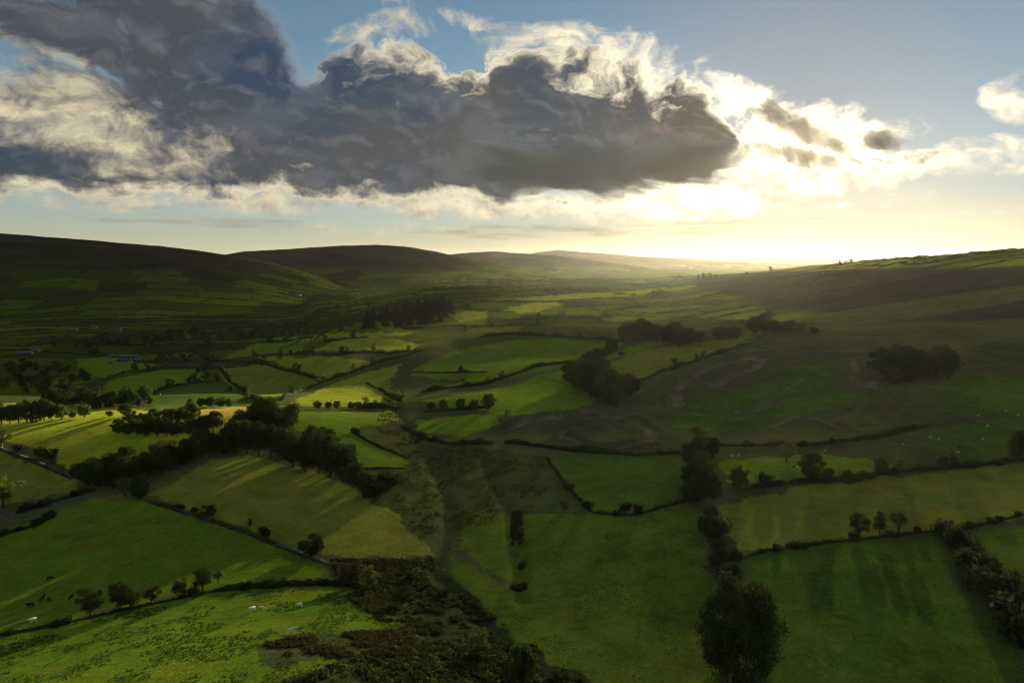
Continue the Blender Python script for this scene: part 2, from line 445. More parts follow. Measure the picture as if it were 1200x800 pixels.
TRACKS = [  # half width in metres, bank height, line
    (5.0, .5, [(592, 503), (620, 494), (660, 490), (705, 488), (745, 492), (765, 505), (758, 518), (730, 524), (690, 521), (665, 513), (655, 505), (668, 500), (700, 500), (735, 503)]),
    (3.0, .4, [(590, 494), (650, 485), (720, 482), (800, 487), (850, 489), (885, 476), (920, 457), (945, 440)]),
    (3.0, .4, [(858, 493), (900, 477), (940, 462), (975, 454), (1010, 452), (1055, 462)]),
    (7.0, .6, [(795, 475), (792, 460), (800, 447), (828, 432), (870, 420), (892, 420), (888, 430), (860, 441), (835, 452)]),
    (3.0, .3, [(700, 478), (740, 465), (765, 448), (800, 428), (850, 412), (920, 410), (1010, 412)]),
    (3.0, .3, [(1000, 422), (1003, 432), (998, 444), (1020, 452), (1060, 450)]), (2.5, .3, [(940, 490), (970, 484), (1010, 478)]),
    (3.0, .2, [(900, 500), (930, 488), (962, 492), (985, 500)])]

def in_poly(x, y, P):
    inside = np.zeros(x.shape, bool); j = len(P) - 1
    for i in range(len(P)):
        xi, yi = P[i]; xj, yj = P[j]
        c = ((yi > y) != (yj > y)) & (x < (xj - xi) * (y - yi) / (yj - yi + 1e-12) + xi)
        inside ^= c; j = i
    return inside

def lay(poly):
    P = []
    n = len(poly)
    for i in range(n):
        (a, b), (c, d) = poly[i], poly[(i + 1) % n]
        m = max(1, int(math.hypot(c - a, d - b) / 12))
        for k in range(m): P.append((a + (c - a) * k / m, b + (d - b) * k / m))
    P = np.array(P); g = ground_at(P[:, 0], P[:, 1]); return g[:, :2]

FIELD_W = [(c, lay(p)) for c, p in FIELDS]
TRACK_W = [(w, h, path_at(p, 4.0)[:, :2]) for w, h, p in TRACKS]

# the patchwork farther out: a warped lattice of fields
LA, LB, LROT = 190.0, 115.0, rad(14)
def lat_to_world(a, b):
    xa, ya = a * LA, b * LB
    xa = xa + LA * 0.55 * fbm(xa / 420, ya / 420, 51, 2); ya = ya + LB * 0.8 * fbm(xa / 400 + 9, ya / 400, 77, 2)
    c, s = math.cos(LROT), math.sin(LROT)
    return xa * c - ya * s, xa * s + ya * c
def world_to_lat(x, y):
    c, s = math.cos(LROT), math.sin(LROT)
    xr, yr = x * c + y * s, -x * s + y * c
    a, b = xr / LA, yr / LB
    for _ in range(6):
        wx, wy = lat_to_world(a, b)
        ex, ey = (wx - x), (wy - y)
        a = a - (ex * c + ey * s) / LA; b = b - (-ex * s + ey * c) / LB
    return a, b
def brick(a, b):
    rb = np.floor(b); off = hashn(rb, rb * 0 + 3, 5)
    return np.floor(a + off), rb

PAL = np.array([LUSH, MID, OLIVE, MID, DARKG, LUSH, ROUGH, OLIVE, MID, DARKG])
def far_color(x, y):
    a, b = world_to_lat(x, y); i, j = brick(a, b)
    h = hashn(i, j, 21)
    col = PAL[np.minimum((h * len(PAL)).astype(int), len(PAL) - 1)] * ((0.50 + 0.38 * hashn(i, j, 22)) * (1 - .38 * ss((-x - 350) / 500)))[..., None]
    return col

def moorish(x, y):
    """1 on the open hill"""
    t = right_hill(x, y)
    m = ss((t - 16) / 14) * ss((4200 - y) / 900) * ss((x - 330) / 80)
    top = ss((t - 96 - 0.0 * y + 0.022 * (y - 1600)) / 10)
    return m * (1 - 0.93 * top)

def land_color(x, y, z):
    col = far_color(x, y)
    wild = ss((1050 - y + 0.25 * x) / 120)[..., None]
    rn = fbm(x / 60, y / 60, 31, 3)[..., None]
    col = col * (1 - wild) + np.array(ROUGH) * (1 + 0.3 * rn) * wild
    hills = (ss((z - 40) / 60) * ss((y - 2500) / 500))[..., None]
    col = col * (1 - hills) + np.array(HEATH) * (.9 + .7 * fbm(x / 240, y / 120, 43, 4))[..., None] * hills
    m = (moorish(x, y))[..., None]
    hcol = np.array(HEATH) * (1 + 0.5 * fbm(x / 150, y / 60, 41, 4))[..., None]  # dark heather tone that also stands in for cloud shadow on the hillside
    band = (ss(fbm(x / 260, y / 220, 47, 3) * 2.5 + 0.1))[..., None]
    hcol = hcol * (1 - 0.35 * band) + np.array(ROUGH) * 0.8 * 0.35 * band
    col = col * (1 - m) + hcol * m
    ja = 5.0 + 9.0 * ss((y - 900) / 900); jx, jy = ja * fbm(x / 9, y / 9, 91, 3), ja * fbm(x / 9 + 40, y / 9, 92, 3)
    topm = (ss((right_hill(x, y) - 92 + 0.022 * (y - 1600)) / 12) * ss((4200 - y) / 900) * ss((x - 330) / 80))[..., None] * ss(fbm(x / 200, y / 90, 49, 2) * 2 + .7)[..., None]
    col = col * (1 - .8 * topm) + np.array(LIT) * .9 * .8 * topm  # hilltop fields brightened in colour to paint the sunlit strip
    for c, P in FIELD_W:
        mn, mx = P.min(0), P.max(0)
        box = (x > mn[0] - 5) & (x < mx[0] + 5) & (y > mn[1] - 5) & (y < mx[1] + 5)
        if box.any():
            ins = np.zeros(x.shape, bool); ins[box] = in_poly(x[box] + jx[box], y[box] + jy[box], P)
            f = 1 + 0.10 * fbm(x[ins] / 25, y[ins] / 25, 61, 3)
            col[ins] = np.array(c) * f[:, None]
    for w, h, P in TRACK_W:
        mn, mx = P.min(0) - 20, P.max(0) + 20
        box = (x > mn[0]) & (x < mx[0]) & (y > mn[1]) & (y < mx[1])
        if box.any():
            d = poly_dist(x[box], y[box], P) + 3.0 * fbm(x[box] / 9, y[box] / 9, 71, 3)
            wide = (0.55 * ss((w * 3.0 - d) / (w * 2)) * ss(fbm(x[box] / 14, y[box] / 14, 75, 3) * 2.2))[:, None]
            col[box] = col[box] * (1 - wide) + np.array(DIRT) * .62 * wide
            t = (ss((w * .85 - d) / 3.0) * (0.5 + 0.5 * ss(0.5 + 1.6 * fbm(x[box] / 16, y[box] / 16, 73, 3))))[:, None]
            col[box] = col[box] * (1 - t) + np.array(DIRT) * (0.85 + 0.3 * hashn(np.floor(x[box] / 3), np.floor(y[box] / 3), 4))[:, None] * t
    return col

def track_relief(x, y):
    z = np.zeros(x.shape)
    for w, h, P in TRACK_W:
        mn, mx = P.min(0) - 20, P.max(0) + 20
        box = (x > mn[0]) & (x < mx[0]) & (y > mn[1]) & (y < mx[1])
        if box.any():
            d = poly_dist(x[box], y[box], P)
            hh = h * 2.2 * (0.5 + vnoise(x[box] / 17, y[box] / 17, 8))
            z[box] += hh * 1.6 * np.exp(-((d - w - 2.0) / 2.2) ** 2) - hh * np.exp(-(d / w) ** 2) + 1.6 * fbm(x[box] / 11, y[box] / 11, 78, 3) * ss((w * 4 - d) / (w * 3))
    return z

# ------------------------------------------------------------------ mesh helpers
def new_mesh(name, verts, quads=None, tris=None, smooth=False):
    me = bpy.data.meshes.new(name)
    verts = np.ascontiguousarray(verts, np.float32)
    loops, starts, n = [], [], 0
    if quads is not None and len(quads):
        q = np.asarray(quads, np.int32); loops.append(q.ravel()); starts.append(np.arange(len(q)) * 4); n = len(q) * 4
    if tris is not None and len(tris):
        t = np.asarray(tris, np.int32); loops.append(t.ravel()); starts.append(n + np.arange(len(t)) * 3)
    loops = np.concatenate(loops).astype(np.int32); starts = np.concatenate(starts).astype(np.int32)
    me.vertices.add(len(verts)); me.vertices.foreach_set('co', verts.ravel())
    me.loops.add(len(loops)); me.loops.foreach_set('vertex_index', loops)
    me.polygons.add(len(starts)); me.polygons.foreach_set('loop_start', starts)
    me.update(calc_edges=True)
    if smooth: me.polygons.foreach_set('use_smooth', np.ones(len(starts), bool))
    return me

def obj(name, me, mat=None, parent=None):
    o = bpy.data.objects.new(name, me)
    if mat and me is not None and not me.materials: me.materials.append(mat)
    COL.objects.link(o); o.parent = parent
    return o

def tag(o, label=None, cat=None, group=None, kind=None):
    if label: o['label'] = label
    if cat: o['category'] = cat
    if group: o['group'] = group
    if kind: o['kind'] = kind
    return o

# ------------------------------------------------------------------ materials
def material(name):
    m = bpy.data.materials.new(name); m.use_nodes = True
    X.tree = m.node_tree
    return m, m.node_tree, m.node_tree.nodes['Principled BSDF']

TUFT = 3.2
def mixmul(t, sock, c):
    n = nd(t, 'ShaderNodeMix', data_type='RGBA', blend_type='MULTIPLY'); n.inputs[0].default_value = 1
    t.links.new(sock, n.inputs[6]); n.inputs[7].default_value = (*c, 1)
    return n.outputs[2]
def ground_material():
    m, t, p = material('pasture')
    at = nd(t, 'ShaderNodeAttribute', attribute_name='land')
    g = nd(t, 'ShaderNodeNewGeometry')
    pos = g.outputs['Position']
    big = noise(pos, 0.02, 4, 0.6); fine = noise(pos, 0.45, 5, 0.65); patch = noise(pos, 0.11, 4, 0.6)
    f = (1.48 + (big - 0.5) * 1.3 + (patch - 0.5) * 1.5 + (fine - 0.5) * 1.5).max(0.25)
    mul = nd(t, 'ShaderNodeMix', data_type='RGBA', blend_type='MULTIPLY'); mul.inputs[0].default_value = 1
    t.links.new(at.outputs['Color'], mul.inputs[6]); t.links.new(combine(f, f, f), mul.inputs[7])
    worn = noise(pos, 0.035, 6, 0.68)
    hue = mix(worn.step(.54, .68) * 0.55, mul.outputs[2], mixmul(t, mul.outputs[2], (1.05, .72, 1.25)))
    hs = nd(t, 'ShaderNodeHueSaturation'); t.links.new(hue, hs.inputs['Color'])
    t.links.new((0.5 + (noise(pos, 0.06, 4, 0.65) - 0.5) * 0.13).s, hs.inputs['Hue'])
    t.nodes.remove(p)
    d = nd(t, 'ShaderNodeBsdfDiffuse'); d.inputs['Roughness'].default_value = 0.6
    t.links.new(hs.outputs[0], d.inputs['Color'])
    t.links.new(d.outputs[0], t.nodes['Material Output'].inputs['Surface'])
    # blades, tufts and hoof marks: the lie of the surface varies within every square metre
    nz = nd(t, 'ShaderNodeVectorMath', operation='MULTIPLY_ADD')
    t.links.new(noise(pos, 2.3, 4, 0.75, color=True), nz.inputs[0]); nz.inputs[1].default_value = (TUFT, TUFT, TUFT * .5); nz.inputs[2].default_value = (-TUFT / 2, -TUFT / 2, -TUFT * .25)
    ad = nd(t, 'ShaderNodeVectorMath', operation='ADD'); t.links.new(nz.outputs[0], ad.inputs[0]); t.links.new(g.outputs['Normal'], ad.inputs[1])
    nm = nd(t, 'ShaderNodeVectorMath', operation='NORMALIZE'); t.links.new(ad.outputs[0], nm.inputs[0])
    t.links.new(nm.outputs[0], d.inputs['Normal'])
    return m

M_GROUND = ground_material()

# ------------------------------------------------------------------ the land
def build_ground():
    a_in = np.linspace(-44, 44, 800)
    a_out = np.concatenate([np.linspace(-180, -50, 28), a_in, np.linspace(50, 175, 27)])
    A = np.radians(a_out)
    R = np.concatenate([[6, 25, 50, 70, 85], np.geomspace(95, 6500, 780), np.geomspace(6600, 30000, 90)])
    AA, RR = np.meshgrid(A, R)
    x, y = (RR * np.sin(AA)).ravel(), (RR * np.cos(AA)).ravel()
    z = height(x, y)
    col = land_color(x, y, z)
    z = z + track_relief(x, y)
    nA, nR = len(A), len(R)
    i, j = np.meshgrid(np.arange(nR - 1), np.arange(nA), indexing='ij')
    j2 = (j + 1) % nA
    q = np.stack([i * nA + j, i * nA + j2, (i + 1) * nA + j2, (i + 1) * nA + j], -1).reshape(-1, 4)[:, ::-1]
    v = np.stack([x, y, z], -1)
    v = np.vstack([v, [[0, 0, float(height(np.array([0.]), np.array([0.]))[0])]]])
    c = len(v) - 1
    tr = np.stack([np.full(nA, c), (np.arange(nA) + 1) % nA, np.arange(nA)], -1)
    me = new_mesh('terrain', v, q, tr, True)
    col = np.vstack([col, col[:1]])
    at = me.color_attributes.new('land', 'FLOAT_COLOR', 'POINT')
    at.data.foreach_set('color', np.hstack([np.clip(col, 0, 1), np.ones((len(col), 1))]).astype(np.float32).ravel())
    o = obj('terrain', me, M_GROUND)
    tag(o, 'rolling green farmland rising to dark hills around a wide valley', 'terrain', kind='structure')
    return o
build_ground()

# ------------------------------------------------------------------ plant, stone and building materials
def foliage_material(name, a, b, trans=0.35):
    m, t, p = material(name)
    t.nodes.remove(p)
    oi = nd(t, 'ShaderNodeObjectInfo'); g = nd(t, 'ShaderNodeNewGeometry')
    n = noise(g.outputs['Position'], 0.5, 3, 0.6)
    rnd = X(oi.outputs['Random'])
    c = mix((n - 0.5) * 1.6 + 0.2 + rnd * 0.6, a, b)
    d = nd(t, 'ShaderNodeBsdfDiffuse'); tr = nd(t, 'ShaderNodeBsdfTranslucent'); mx = nd(t, 'ShaderNodeMixShader')
    t.links.new(c, d.inputs[0]); t.links.new(c, tr.inputs[0])
    mx.inputs[0].default_value = trans
    t.links.new(d.outputs[0], mx.inputs[1]); t.links.new(tr.outputs[0], mx.inputs[2])
    t.links.new(mx.outputs[0], t.nodes['Material Output'].inputs[0])
    return m

def plain_material(name, a, b, scale=1.0, rough=0.85, metal=0.0):
    m, t, p = material(name)
    g = nd(t, 'ShaderNodeTexCoord')
    t.links.new(mix((noise(g.outputs['Object'], scale, 5, 0.6) - 0.35) * 2.2, a, b), p.inputs['Base Color'])
    p.inputs['Roughness'].default_value = rough; p.inputs['Metallic'].default_value = metal
    p.inputs['Specular IOR Level'].default_value = 0.25
    return m

M_LEAF = foliage_material('leaves', (0.0406, 0.0667, 0.0174), (0.0798, 0.1087, 0.0261))
M_LEAFDARK = foliage_material('dark_leaves', (0.0261, 0.0435, 0.0145), (0.0522, 0.0725, 0.0217), .25)
M_LEAFPALE = foliage_material('pale_leaves', (0.087, 0.1232, 0.029), (0.1305, 0.1595, 0.0435), .4)
M_NEEDLE = foliage_material('needles', (0.0174, 0.0319, 0.0145), (0.0348, 0.0522, 0.0203), .15)
M_THORN = foliage_material('thorn_leaves', (0.0348, 0.0435, 0.0145), (0.0609, 0.0623, 0.0217), .28)
M_GORSE = foliage_material('gorse', (.032, .042, .015), (.064, .070, .022), .3)
M_RUSH = foliage_material('rushes', (.05, .05, .018), (.08, .072, .024), .3)
M_TUSSOCK = foliage_material('tussock_grass', (.05, .095, .014), (.075, .12, .02), .4)
M_BARK = plain_material('bark', (.045, .038, .028), (.09, .078, .06), 3.0)
M_STONE = plain_material('field_stone', (.065, .062, .05), (.13, .125, .11), 2.0)
M_WOOD = plain_material('weathered_wood', (.12, .10, .08), (.2, .18, .15), 6.0)
M_WIRE = plain_material('fence_wire', (.06, .06, .06), (.09, .09, .09), 6.0, .9, 0)
M_WHITE = plain_material('white_render', (.26, .26, .25), (.36, .355, .34), 1.2)
M_GREYW = plain_material('grey_render', (.15, .15, .145), (.22, .215, .205), 1.2)
M_SLATE = plain_material('slate', (.06, .065, .075), (.11, .115, .125), 1.5, .6)
M_TIN = plain_material('metal_roof', (.08, .095, .12), (.14, .16, .19), .6, .9)
M_TINBLUE = plain_material('blue_metal_roof', (.06, .09, .14), (.10, .14, .20), .6, .9)
M_GLASS = plain_material('window_glass', (.02, .025, .03), (.04, .045, .05), 2.0, .12)
M_DOOR = plain_material('painted_door', (.10, .03, .025), (.14, .045, .035), 2.0, .5)
M_SHADE = plain_material('shed_opening_shade', (.02, .02, .02), (.035, .033, .03), 2.0)
M_CONC = plain_material('concrete', (.3, .3, .29), (.42, .41, .4), .5)
M_LANE = plain_material('tarmac', (.07, .07, .07), (.12, .118, .115), .8)
M_BLACKCOW = plain_material('black_hide', (.010, .009, .008), (.022, .018, .015), 3.0, .7)
M_WHITECOW = plain_material('white_hide', (.62, .58, .5), (.78, .74, .66), 3.0, .8)
M_WOOL = plain_material('wool', (.5, .47, .4), (.68, .65, .57), 9.0, .95)

def pied_material():
    m, t, p = material('pied_hide')
    g = nd(t, 'ShaderNodeTexCoord')
    t.links.new(mix(noise(g.outputs['Object'], 1.3, 1, .4).step(.49, .53), (.015, .013, .012), (.7, .67, .6)), p.inputs['Base Color'])
    p.inputs['Roughness'].default_value = .8
    return m
M_PIED = pied_material()

# ------------------------------------------------------------------ plant shapes
def leaf_quads(C, size, rng, slim=0.62):
    N = len(C)
    n = rng.normal(size=(N, 3)); n /= np.linalg.norm(n, axis=1, keepdims=True)
    t = np.cross(n, rng.normal(size=(N, 3))); t /= np.linalg.norm(t, axis=1, keepdims=True) + 1e-9
    b = np.cross(n, t)
    s = np.asarray(size).reshape(-1, 1) * np.ones((N, 1))
    sag = n * s * 0.18
    v = np.stack([C + t * s, C + b * s * slim + sag, C - t * s, C - b * s * slim + sag], 1).reshape(-1, 3)
    q = np.arange(N * 4).reshape(-1, 4)
    return v, q

def tube(P, R, sides=5):
    P = np.asarray(P, float); R = np.asarray(R, float); V, Q = [], []
    for k, p in enumerate(P):
        d = P[min(k + 1, len(P) - 1)] - P[max(k - 1, 0)]; d = d / (np.linalg.norm(d) + 1e-9)
        u = np.cross(d, (0.31, 0.93, 0.2)); u /= np.linalg.norm(u) + 1e-9; w = np.cross(d, u)
        for i in range(sides):
            a = 2 * math.pi * i / sides
            V.append(p + (u * math.cos(a) + w * math.sin(a)) * R[k])
    for k in range(len(P) - 1):
        for i in range(sides):
            j = (i + 1) % sides
            Q.append((k * sides + i, k * sides + j, (k + 1) * sides + j, (k + 1) * sides + i))
    return np.array(V), np.array(Q)

def join(parts):
    V, Q, n = [], [], 0
    for v, q in parts:
        V.append(v); Q.append(np.asarray(q) + n); n += len(v)
    return np.vstack(V), np.vstack(Q)

def broadleaf(seed, h=10.0, trunk=0.22, spread=0.40, clumps=34, leaves=3600, leaf=0.30, clump_r=0.13, lean=0.0, sides=6, under=.28, low=0):
    """trunk mesh and crown mesh of a broadleaved tree, h metres tall"""
    rng = np.random.default_rng(seed)
    zc = h * (trunk + (1 - trunk) * 0.5); rz = h * (1 - trunk) * 0.5; rx = h * spread
    C = []
    while len(C) < clumps:
        p = rng.uniform(-1, 1, 3)
        r = np.linalg.norm(p)
        if r > 1 or r < 0.28: continue
        k = 1.0 - under * max(0, -p[2])                        # narrower below
        C.append([p[0] * rx * k + lean * (p[2] + 1), p[1] * rx * k, zc + p[2] * rz])
    if low: C += [[math.cos(a_) * rx * .72, math.sin(a_) * rx * .72, h * rng.uniform(.10, .22)] for a_ in np.linspace(0, 6.0, low)]
    C = np.array(C); clumps = len(C)
    cr = h * clump_r * rng.uniform(0.65, 1.25, clumps)
    wts = cr ** 2 / (cr ** 2).sum()
    ci = rng.choice(clumps, leaves, p=wts)
    d = rng.normal(size=(leaves, 3)); d[:, 2] += 0.25; d /= np.linalg.norm(d, axis=1, keepdims=True)
    rr = cr[ci] * np.clip(rng.normal(0.86, 0.2, leaves), 0.25, 1.35)
    P = C[ci] + d * rr[:, None] * np.array([1.08, 1.08, 0.82])
    P[:, 2] = np.maximum(P[:, 2], h * trunk * 0.45)
    v, q = leaf_quads(P, leaf * rng.uniform(0.6, 1.3, leaves), rng)
    crown = (v, q)
    parts = []
    top = np.array([lean, 0, h * 0.72])
    bend = rng.normal(0, h * 0.012, (5, 2))
    tp = [np.array([bend[k, 0] * k / 2 + lean * (k / 4), bend[k, 1] * k / 2, h * 0.72 * k / 4]) for k in range(5)]
    tr = h * np.array([0.036, 0.026, 0.02, 0.012, 0.004])
    tr[0] *= 1.25
    parts.append(tube(tp, tr, sides))
    order = np.argsort(C[:, 2])
    for k in order[::max(1, clumps // 14)]:
        a = tp[1] + (tp[2] - tp[1]) * rng.uniform(-0.2, 1.4)
        m = (a + C[k]) / 2 + np.array([0, 0, -h * 0.03])
        parts.append(tube([a, m, C[k]], h * np.array([0.013, 0.009, 0.003]), 4))
    return join(parts), crown

def conifer(seed, h=14.0, leaves=1000, leaf=0.65, spread=0.26):
    rng = np.random.default_rng(seed)
    t = rng.uniform(0, 1, leaves) ** 0.85
    tier = np.floor(t * 13) / 13
    r = h * spread * (1.03 - t) ** .75 * (0.75 + 0.5 * (1 - (t - tier) * 13)) * np.sqrt(rng.uniform(.25, 1, leaves))
    a = rng.uniform(0, 2 * math.pi, leaves)
    P = np.stack([r * np.cos(a), r * np.sin(a), h * (0.08 + 0.9 * t) - r * 0.25], -1)
    v, q = leaf_quads(P, leaf * (1.25 - 0.7 * t) * rng.uniform(.7, 1.3, leaves), rng, .45)
    return tube([(0, 0, -.3), (0.05, 0, h * .5), (0, 0, h * .98)], [h * .017, h * .01, .02], 6), (v, q)

def shrub(seed, h=3.0, w=1.9, clumps=12, leaves=700, leaf=0.22):
    rng = np.random.default_rng(seed)
    a = rng.uniform(0, 2 * math.pi, clumps); r = w * np.sqrt(rng.uniform(0, 1, clumps)) * .75
    C = np.stack([r * np.cos(a), r * np.sin(a) * .85, h * rng.uniform(.25, .78, clumps) * (1 - .35 * (r / w) ** 2)], -1)
    cr = h * rng.uniform(.2, .36, clumps)
    ci = rng.integers(0, clumps, leaves)
    d = rng.normal(size=(leaves, 3)); d /= np.linalg.norm(d, axis=1, keepdims=True)
    P = C[ci] + d * (cr[ci] * np.clip(rng.normal(.9, .15, leaves), .3, 1.3))[:, None]
    P[:, 2] = np.maximum(P[:, 2], 0.02)
    v, q = leaf_quads(P, leaf * rng.uniform(.6, 1.3, leaves), rng)
    st = join([tube([(0, 0, -.3), C[k] * .5 + np.array([0, 0, -.1]), C[k]], [h * .03, h * .02, h * .006], 4) for k in range(0, clumps, 3)])
    return st, (v, q)

PROTO = {}
def add_proto(key, made, h, crown_mat):
    (tv, tq), (cv, cq) = made
    tm = new_mesh('trunk', tv, tq, smooth=True); tm.materials.append(M_BARK)
    cm = new_mesh('crown', cv, cq); cm.materials.append(crown_mat)
    PROTO.setdefault(key, []).append((tm, cm, h))
for s_ in range(4): add_proto('round', broadleaf(11 + s_, spread=.43 + .03 * s_, clumps=34 + 3 * s_, trunk=.12, leaves=4600, leaf=.32), 10, (M_LEAF, M_LEAFDARK)[s_ % 2])
for s_ in range(2): add_proto('tall', broadleaf(31 + s_, spread=.27, clumps=30, trunk=.16), 10, (M_LEAFDARK, M_LEAF)[s_])
for s_ in range(3): add_proto('thorn', broadleaf(41 + s_, spread=.44, trunk=.24, clumps=24, leaves=2600, leaf=.26, clump_r=.13, lean=.5 * (s_ - 1)), 10, M_THORN)
for s_ in range(2): add_proto('thin', broadleaf(51 + s_, spread=.30, trunk=.34, clumps=16, leaves=1200, leaf=.26, clump_r=.12), 10, M_THORN)
for s_ in range(3): add_proto('pale', broadleaf(61 + s_, spread=.42, clumps=28, leaves=2600), 10, M_LEAFPALE)
add_proto('big', broadleaf(71, h=20, spread=.42, trunk=.03, clumps=90, leaves=22000, leaf=.33, clump_r=.105, sides=9, under=.05, low=16), 20, M_LEAFDARK)
for s_ in range(4): add_proto('far', broadleaf(81 + s_, spread=.42, trunk=.14, clumps=16, leaves=330, leaf=.75, clump_r=.17, sides=4), 10, (M_LEAF, M_LEAFDARK)[s_ % 2])
for s_ in range(3): add_proto('conifer', conifer(91 + s_), 14, M_NEEDLE)
for s_ in range(4): add_proto('bush', shrub(101 + s_, leaves=950), 3, (M_THORN, M_LEAFDARK)[s_ % 2])
for s_ in range(2): add_proto('lowbush', shrub(111 + s_, 3, 3.4, 14, 800), 3, M_LEAFDARK)

NAMES = dict(round='broadleaf_tree', tall='broadleaf_tree', thorn='hawthorn_tree', thin='hawthorn_tree', pale='broadleaf_tree', big='broadleaf_tree',
             far='broadleaf_tree', conifer='conifer_tree', bush='bush', lowbush='bush')
CATS = dict(conifer='conifer', bush='bush', lowbush='bush')
prng = random.Random(5)
def plant(kind, loc, h, label, group=None, var=None):
    L = PROTO[kind]
    tm, cm, ph = L[(prng.randrange(len(L)) if var is None else var) % len(L)]
    e = bpy.data.objects.new(NAMES[kind], None); COL.objects.link(e)
    s = h / ph
    e.location = loc; e.rotation_euler = (0, 0, prng.uniform(0, 6.28)); w = prng.uniform(.9, 1.12); e.scale = (s * w, s * w, s)
    bushy = kind in ('bush', 'lowbush')
    for nm, me in (('stem' if bushy else 'trunk', tm), ('foliage' if bushy else 'crown', cm)):
        o = bpy.data.objects.new(nm, me); COL.objects.link(o); o.parent = e
    tag(e, label, CATS.get(kind, 'tree'), group)
    return e

def depth(g): return g[1] * math.cos(PITCH) - (g[2] - CAM_Z) * math.sin(PITCH)
def plants(items):
    """(kind, px, py of the foot, height in picture units, label, group)"""
    G = ground_at([i[1] for i in items], [i[2] for i in items])
    for (kind, px, py, hp, label, group), g in zip(items, G):
        plant(kind, (g[0], g[1], g[2] - .12), hp / FPX * depth(g), label, group)

# ------------------------------------------------------------------ hedges and banks
def hedge_arrays(P, h, w, leaf, per_m, seed, gap=0.0, ragged=.5):
    """foliage along a line on the land: a bumpy core with leaf clumps standing out of it"""
    rng = np.random.default_rng(seed)
    P = np.asarray(P, float)[:, :2]
    seg = np.hypot(*np.diff(P, axis=0).T); S = np.concatenate([[0], np.cumsum(seg)]); L = S[-1]
    if L < 3: return None
    n = max(3, int(L / max(1.6, w * 0.9)))
    s = np.linspace(0, L, n); x = np.interp(s, S, P[:, 0]); y = np.interp(s, S, P[:, 1])
    def hf(ss_): return h * (1 - ragged * .6 + ragged * 1.3 * (vnoise(ss_ / (3.2 * w) + seed * 7.3, ss_ * 0 + 2.2, seed) ** 1.4)) 
    z = height(x, y)
    tx, ty = np.gradient(x), np.gradient(y); ln = np.hypot(tx, ty) + 1e-9; nx, ny = -ty / ln, tx / ln
    H = hf(s) * .72 * (0.25 + .75 * ss(np.minimum(s, L - s) / (2 * w)))
    prof = [(-.42, -.3), (-.36, .5), (-.1, 1.0), (.16, .95), (.36, .45), (.42, -.3)]
    jit = rng.uniform(.8, 1.2, (n, len(prof)))
    V = np.stack([np.stack([x + nx * w * a * jit[:, k], y + ny * w * a * jit[:, k], z + H * b * jit[:, k]], -1) for k, (a, b) in enumerate(prof)], 1).reshape(-1, 3)
    m = len(prof); i, k = np.meshgrid(np.arange(n - 1), np.arange(m - 1), indexing='ij')
    Q = np.stack([i * m + k, i * m + k + 1, (i + 1) * m + k + 1, (i + 1) * m + k], -1).reshape(-1, 4)
    N = int(L * per_m)
    sl = rng.uniform(0, L, N)
    if gap: sl = sl[vnoise(sl / 9.0 + seed, sl * 0, seed + 4) > gap]
    N = len(sl)
    lx, ly = np.interp(sl, S, P[:, 0]), np.interp(sl, S, P[:, 1])
    lnx, lny = np.interp(sl, s, nx), np.interp(sl, s, ny)
    th = rng.uniform(0, math.pi, N); rr = np.clip(rng.normal(.95, .16, N), .3, 1.35)
    off = np.cos(th) * w * .55 * rr; up = np.sin(th) * hf(sl) * rr * np.clip(np.minimum(sl, L - sl) / w, .35, 1)
    C = np.stack([lx + lnx * off, ly + lny * off, height(lx, ly) + up * .95 + .05], -1)
    return join([(V, Q), leaf_quads(C, leaf * rng.uniform(.6, 1.3, N), rng)])

def hedge(pts, h, w, label, group=None, leaf=.22, per_m=14, name='hedgerow', cat='hedge', mat=None, seed=1, ragged=.5, gap=0.0):
    P = path_at(pts, 5.0)
    A = hedge_arrays(P, h, w, leaf, per_m, seed, gap, ragged)
    if A is None: return
    c = P[0]
    me = new_mesh(name, A[0] - c, A[1]); o = obj(name, me, mat or M_LEAFDARK); o.location = c
    tag(o, label, cat, group)
    return o

def stone_bank(pts, h, w, label, seed=1, group=None):
    """a low bank of earth and field stones with grass on it"""
    P = path_at(pts, 4.0)[:, :2]
    seg = np.hypot(*np.diff(P, axis=0).T); S = np.concatenate([[0], np.cumsum(seg)]); L = S[-1]
    rng = np.random.default_rng(seed)
    n = max(4, int(L / .9)); s = np.linspace(0, L, n); x = np.interp(s, S, P[:, 0]); y = np.interp(s, S, P[:, 1]); z = height(x, y)
    tx, ty = np.gradient(x), np.gradient(y); ln = np.hypot(tx, ty) + 1e-9; nx, ny = -ty / ln, tx / ln
    prof = [(-.7, -.2), (-.45, .55), (-.2, .95), (.12, 1.0), (.42, .6), (.7, -.2)]
    J = rng.uniform(.62, 1.3, (n, len(prof)))
    V = np.stack([np.stack([x + nx * w * a * J[:, k], y + ny * w * a * J[:, k], z + h * b * J[:, k]], -1) for k, (a, b) in enumerate(prof)], 1).reshape(-1, 3)
    m = len(prof); i, k = np.meshgrid(np.arange(n - 1), np.arange(m - 1), indexing='ij')
    Q = np.stack([i * m + k, i * m + k + 1, (i + 1) * m + k + 1, (i + 1) * m + k], -1).reshape(-1, 4)
    c = V[0].copy()
    e = bpy.data.objects.new('field_bank', None); COL.objects.link(e); e.location = c
    obj('bank', new_mesh('bank', V - c, Q), M_STONE, e)
    A = hedge_arrays(np.stack([x, y], -1), h * 1.3, w * 1.6, .22, 12, seed + 3, 0.1, .9)
    obj('grass_cover', new_mesh('grass_cover', A[0] - c, A[1]), M_RUSH, e)
    tag(e, label, 'field bank', group)

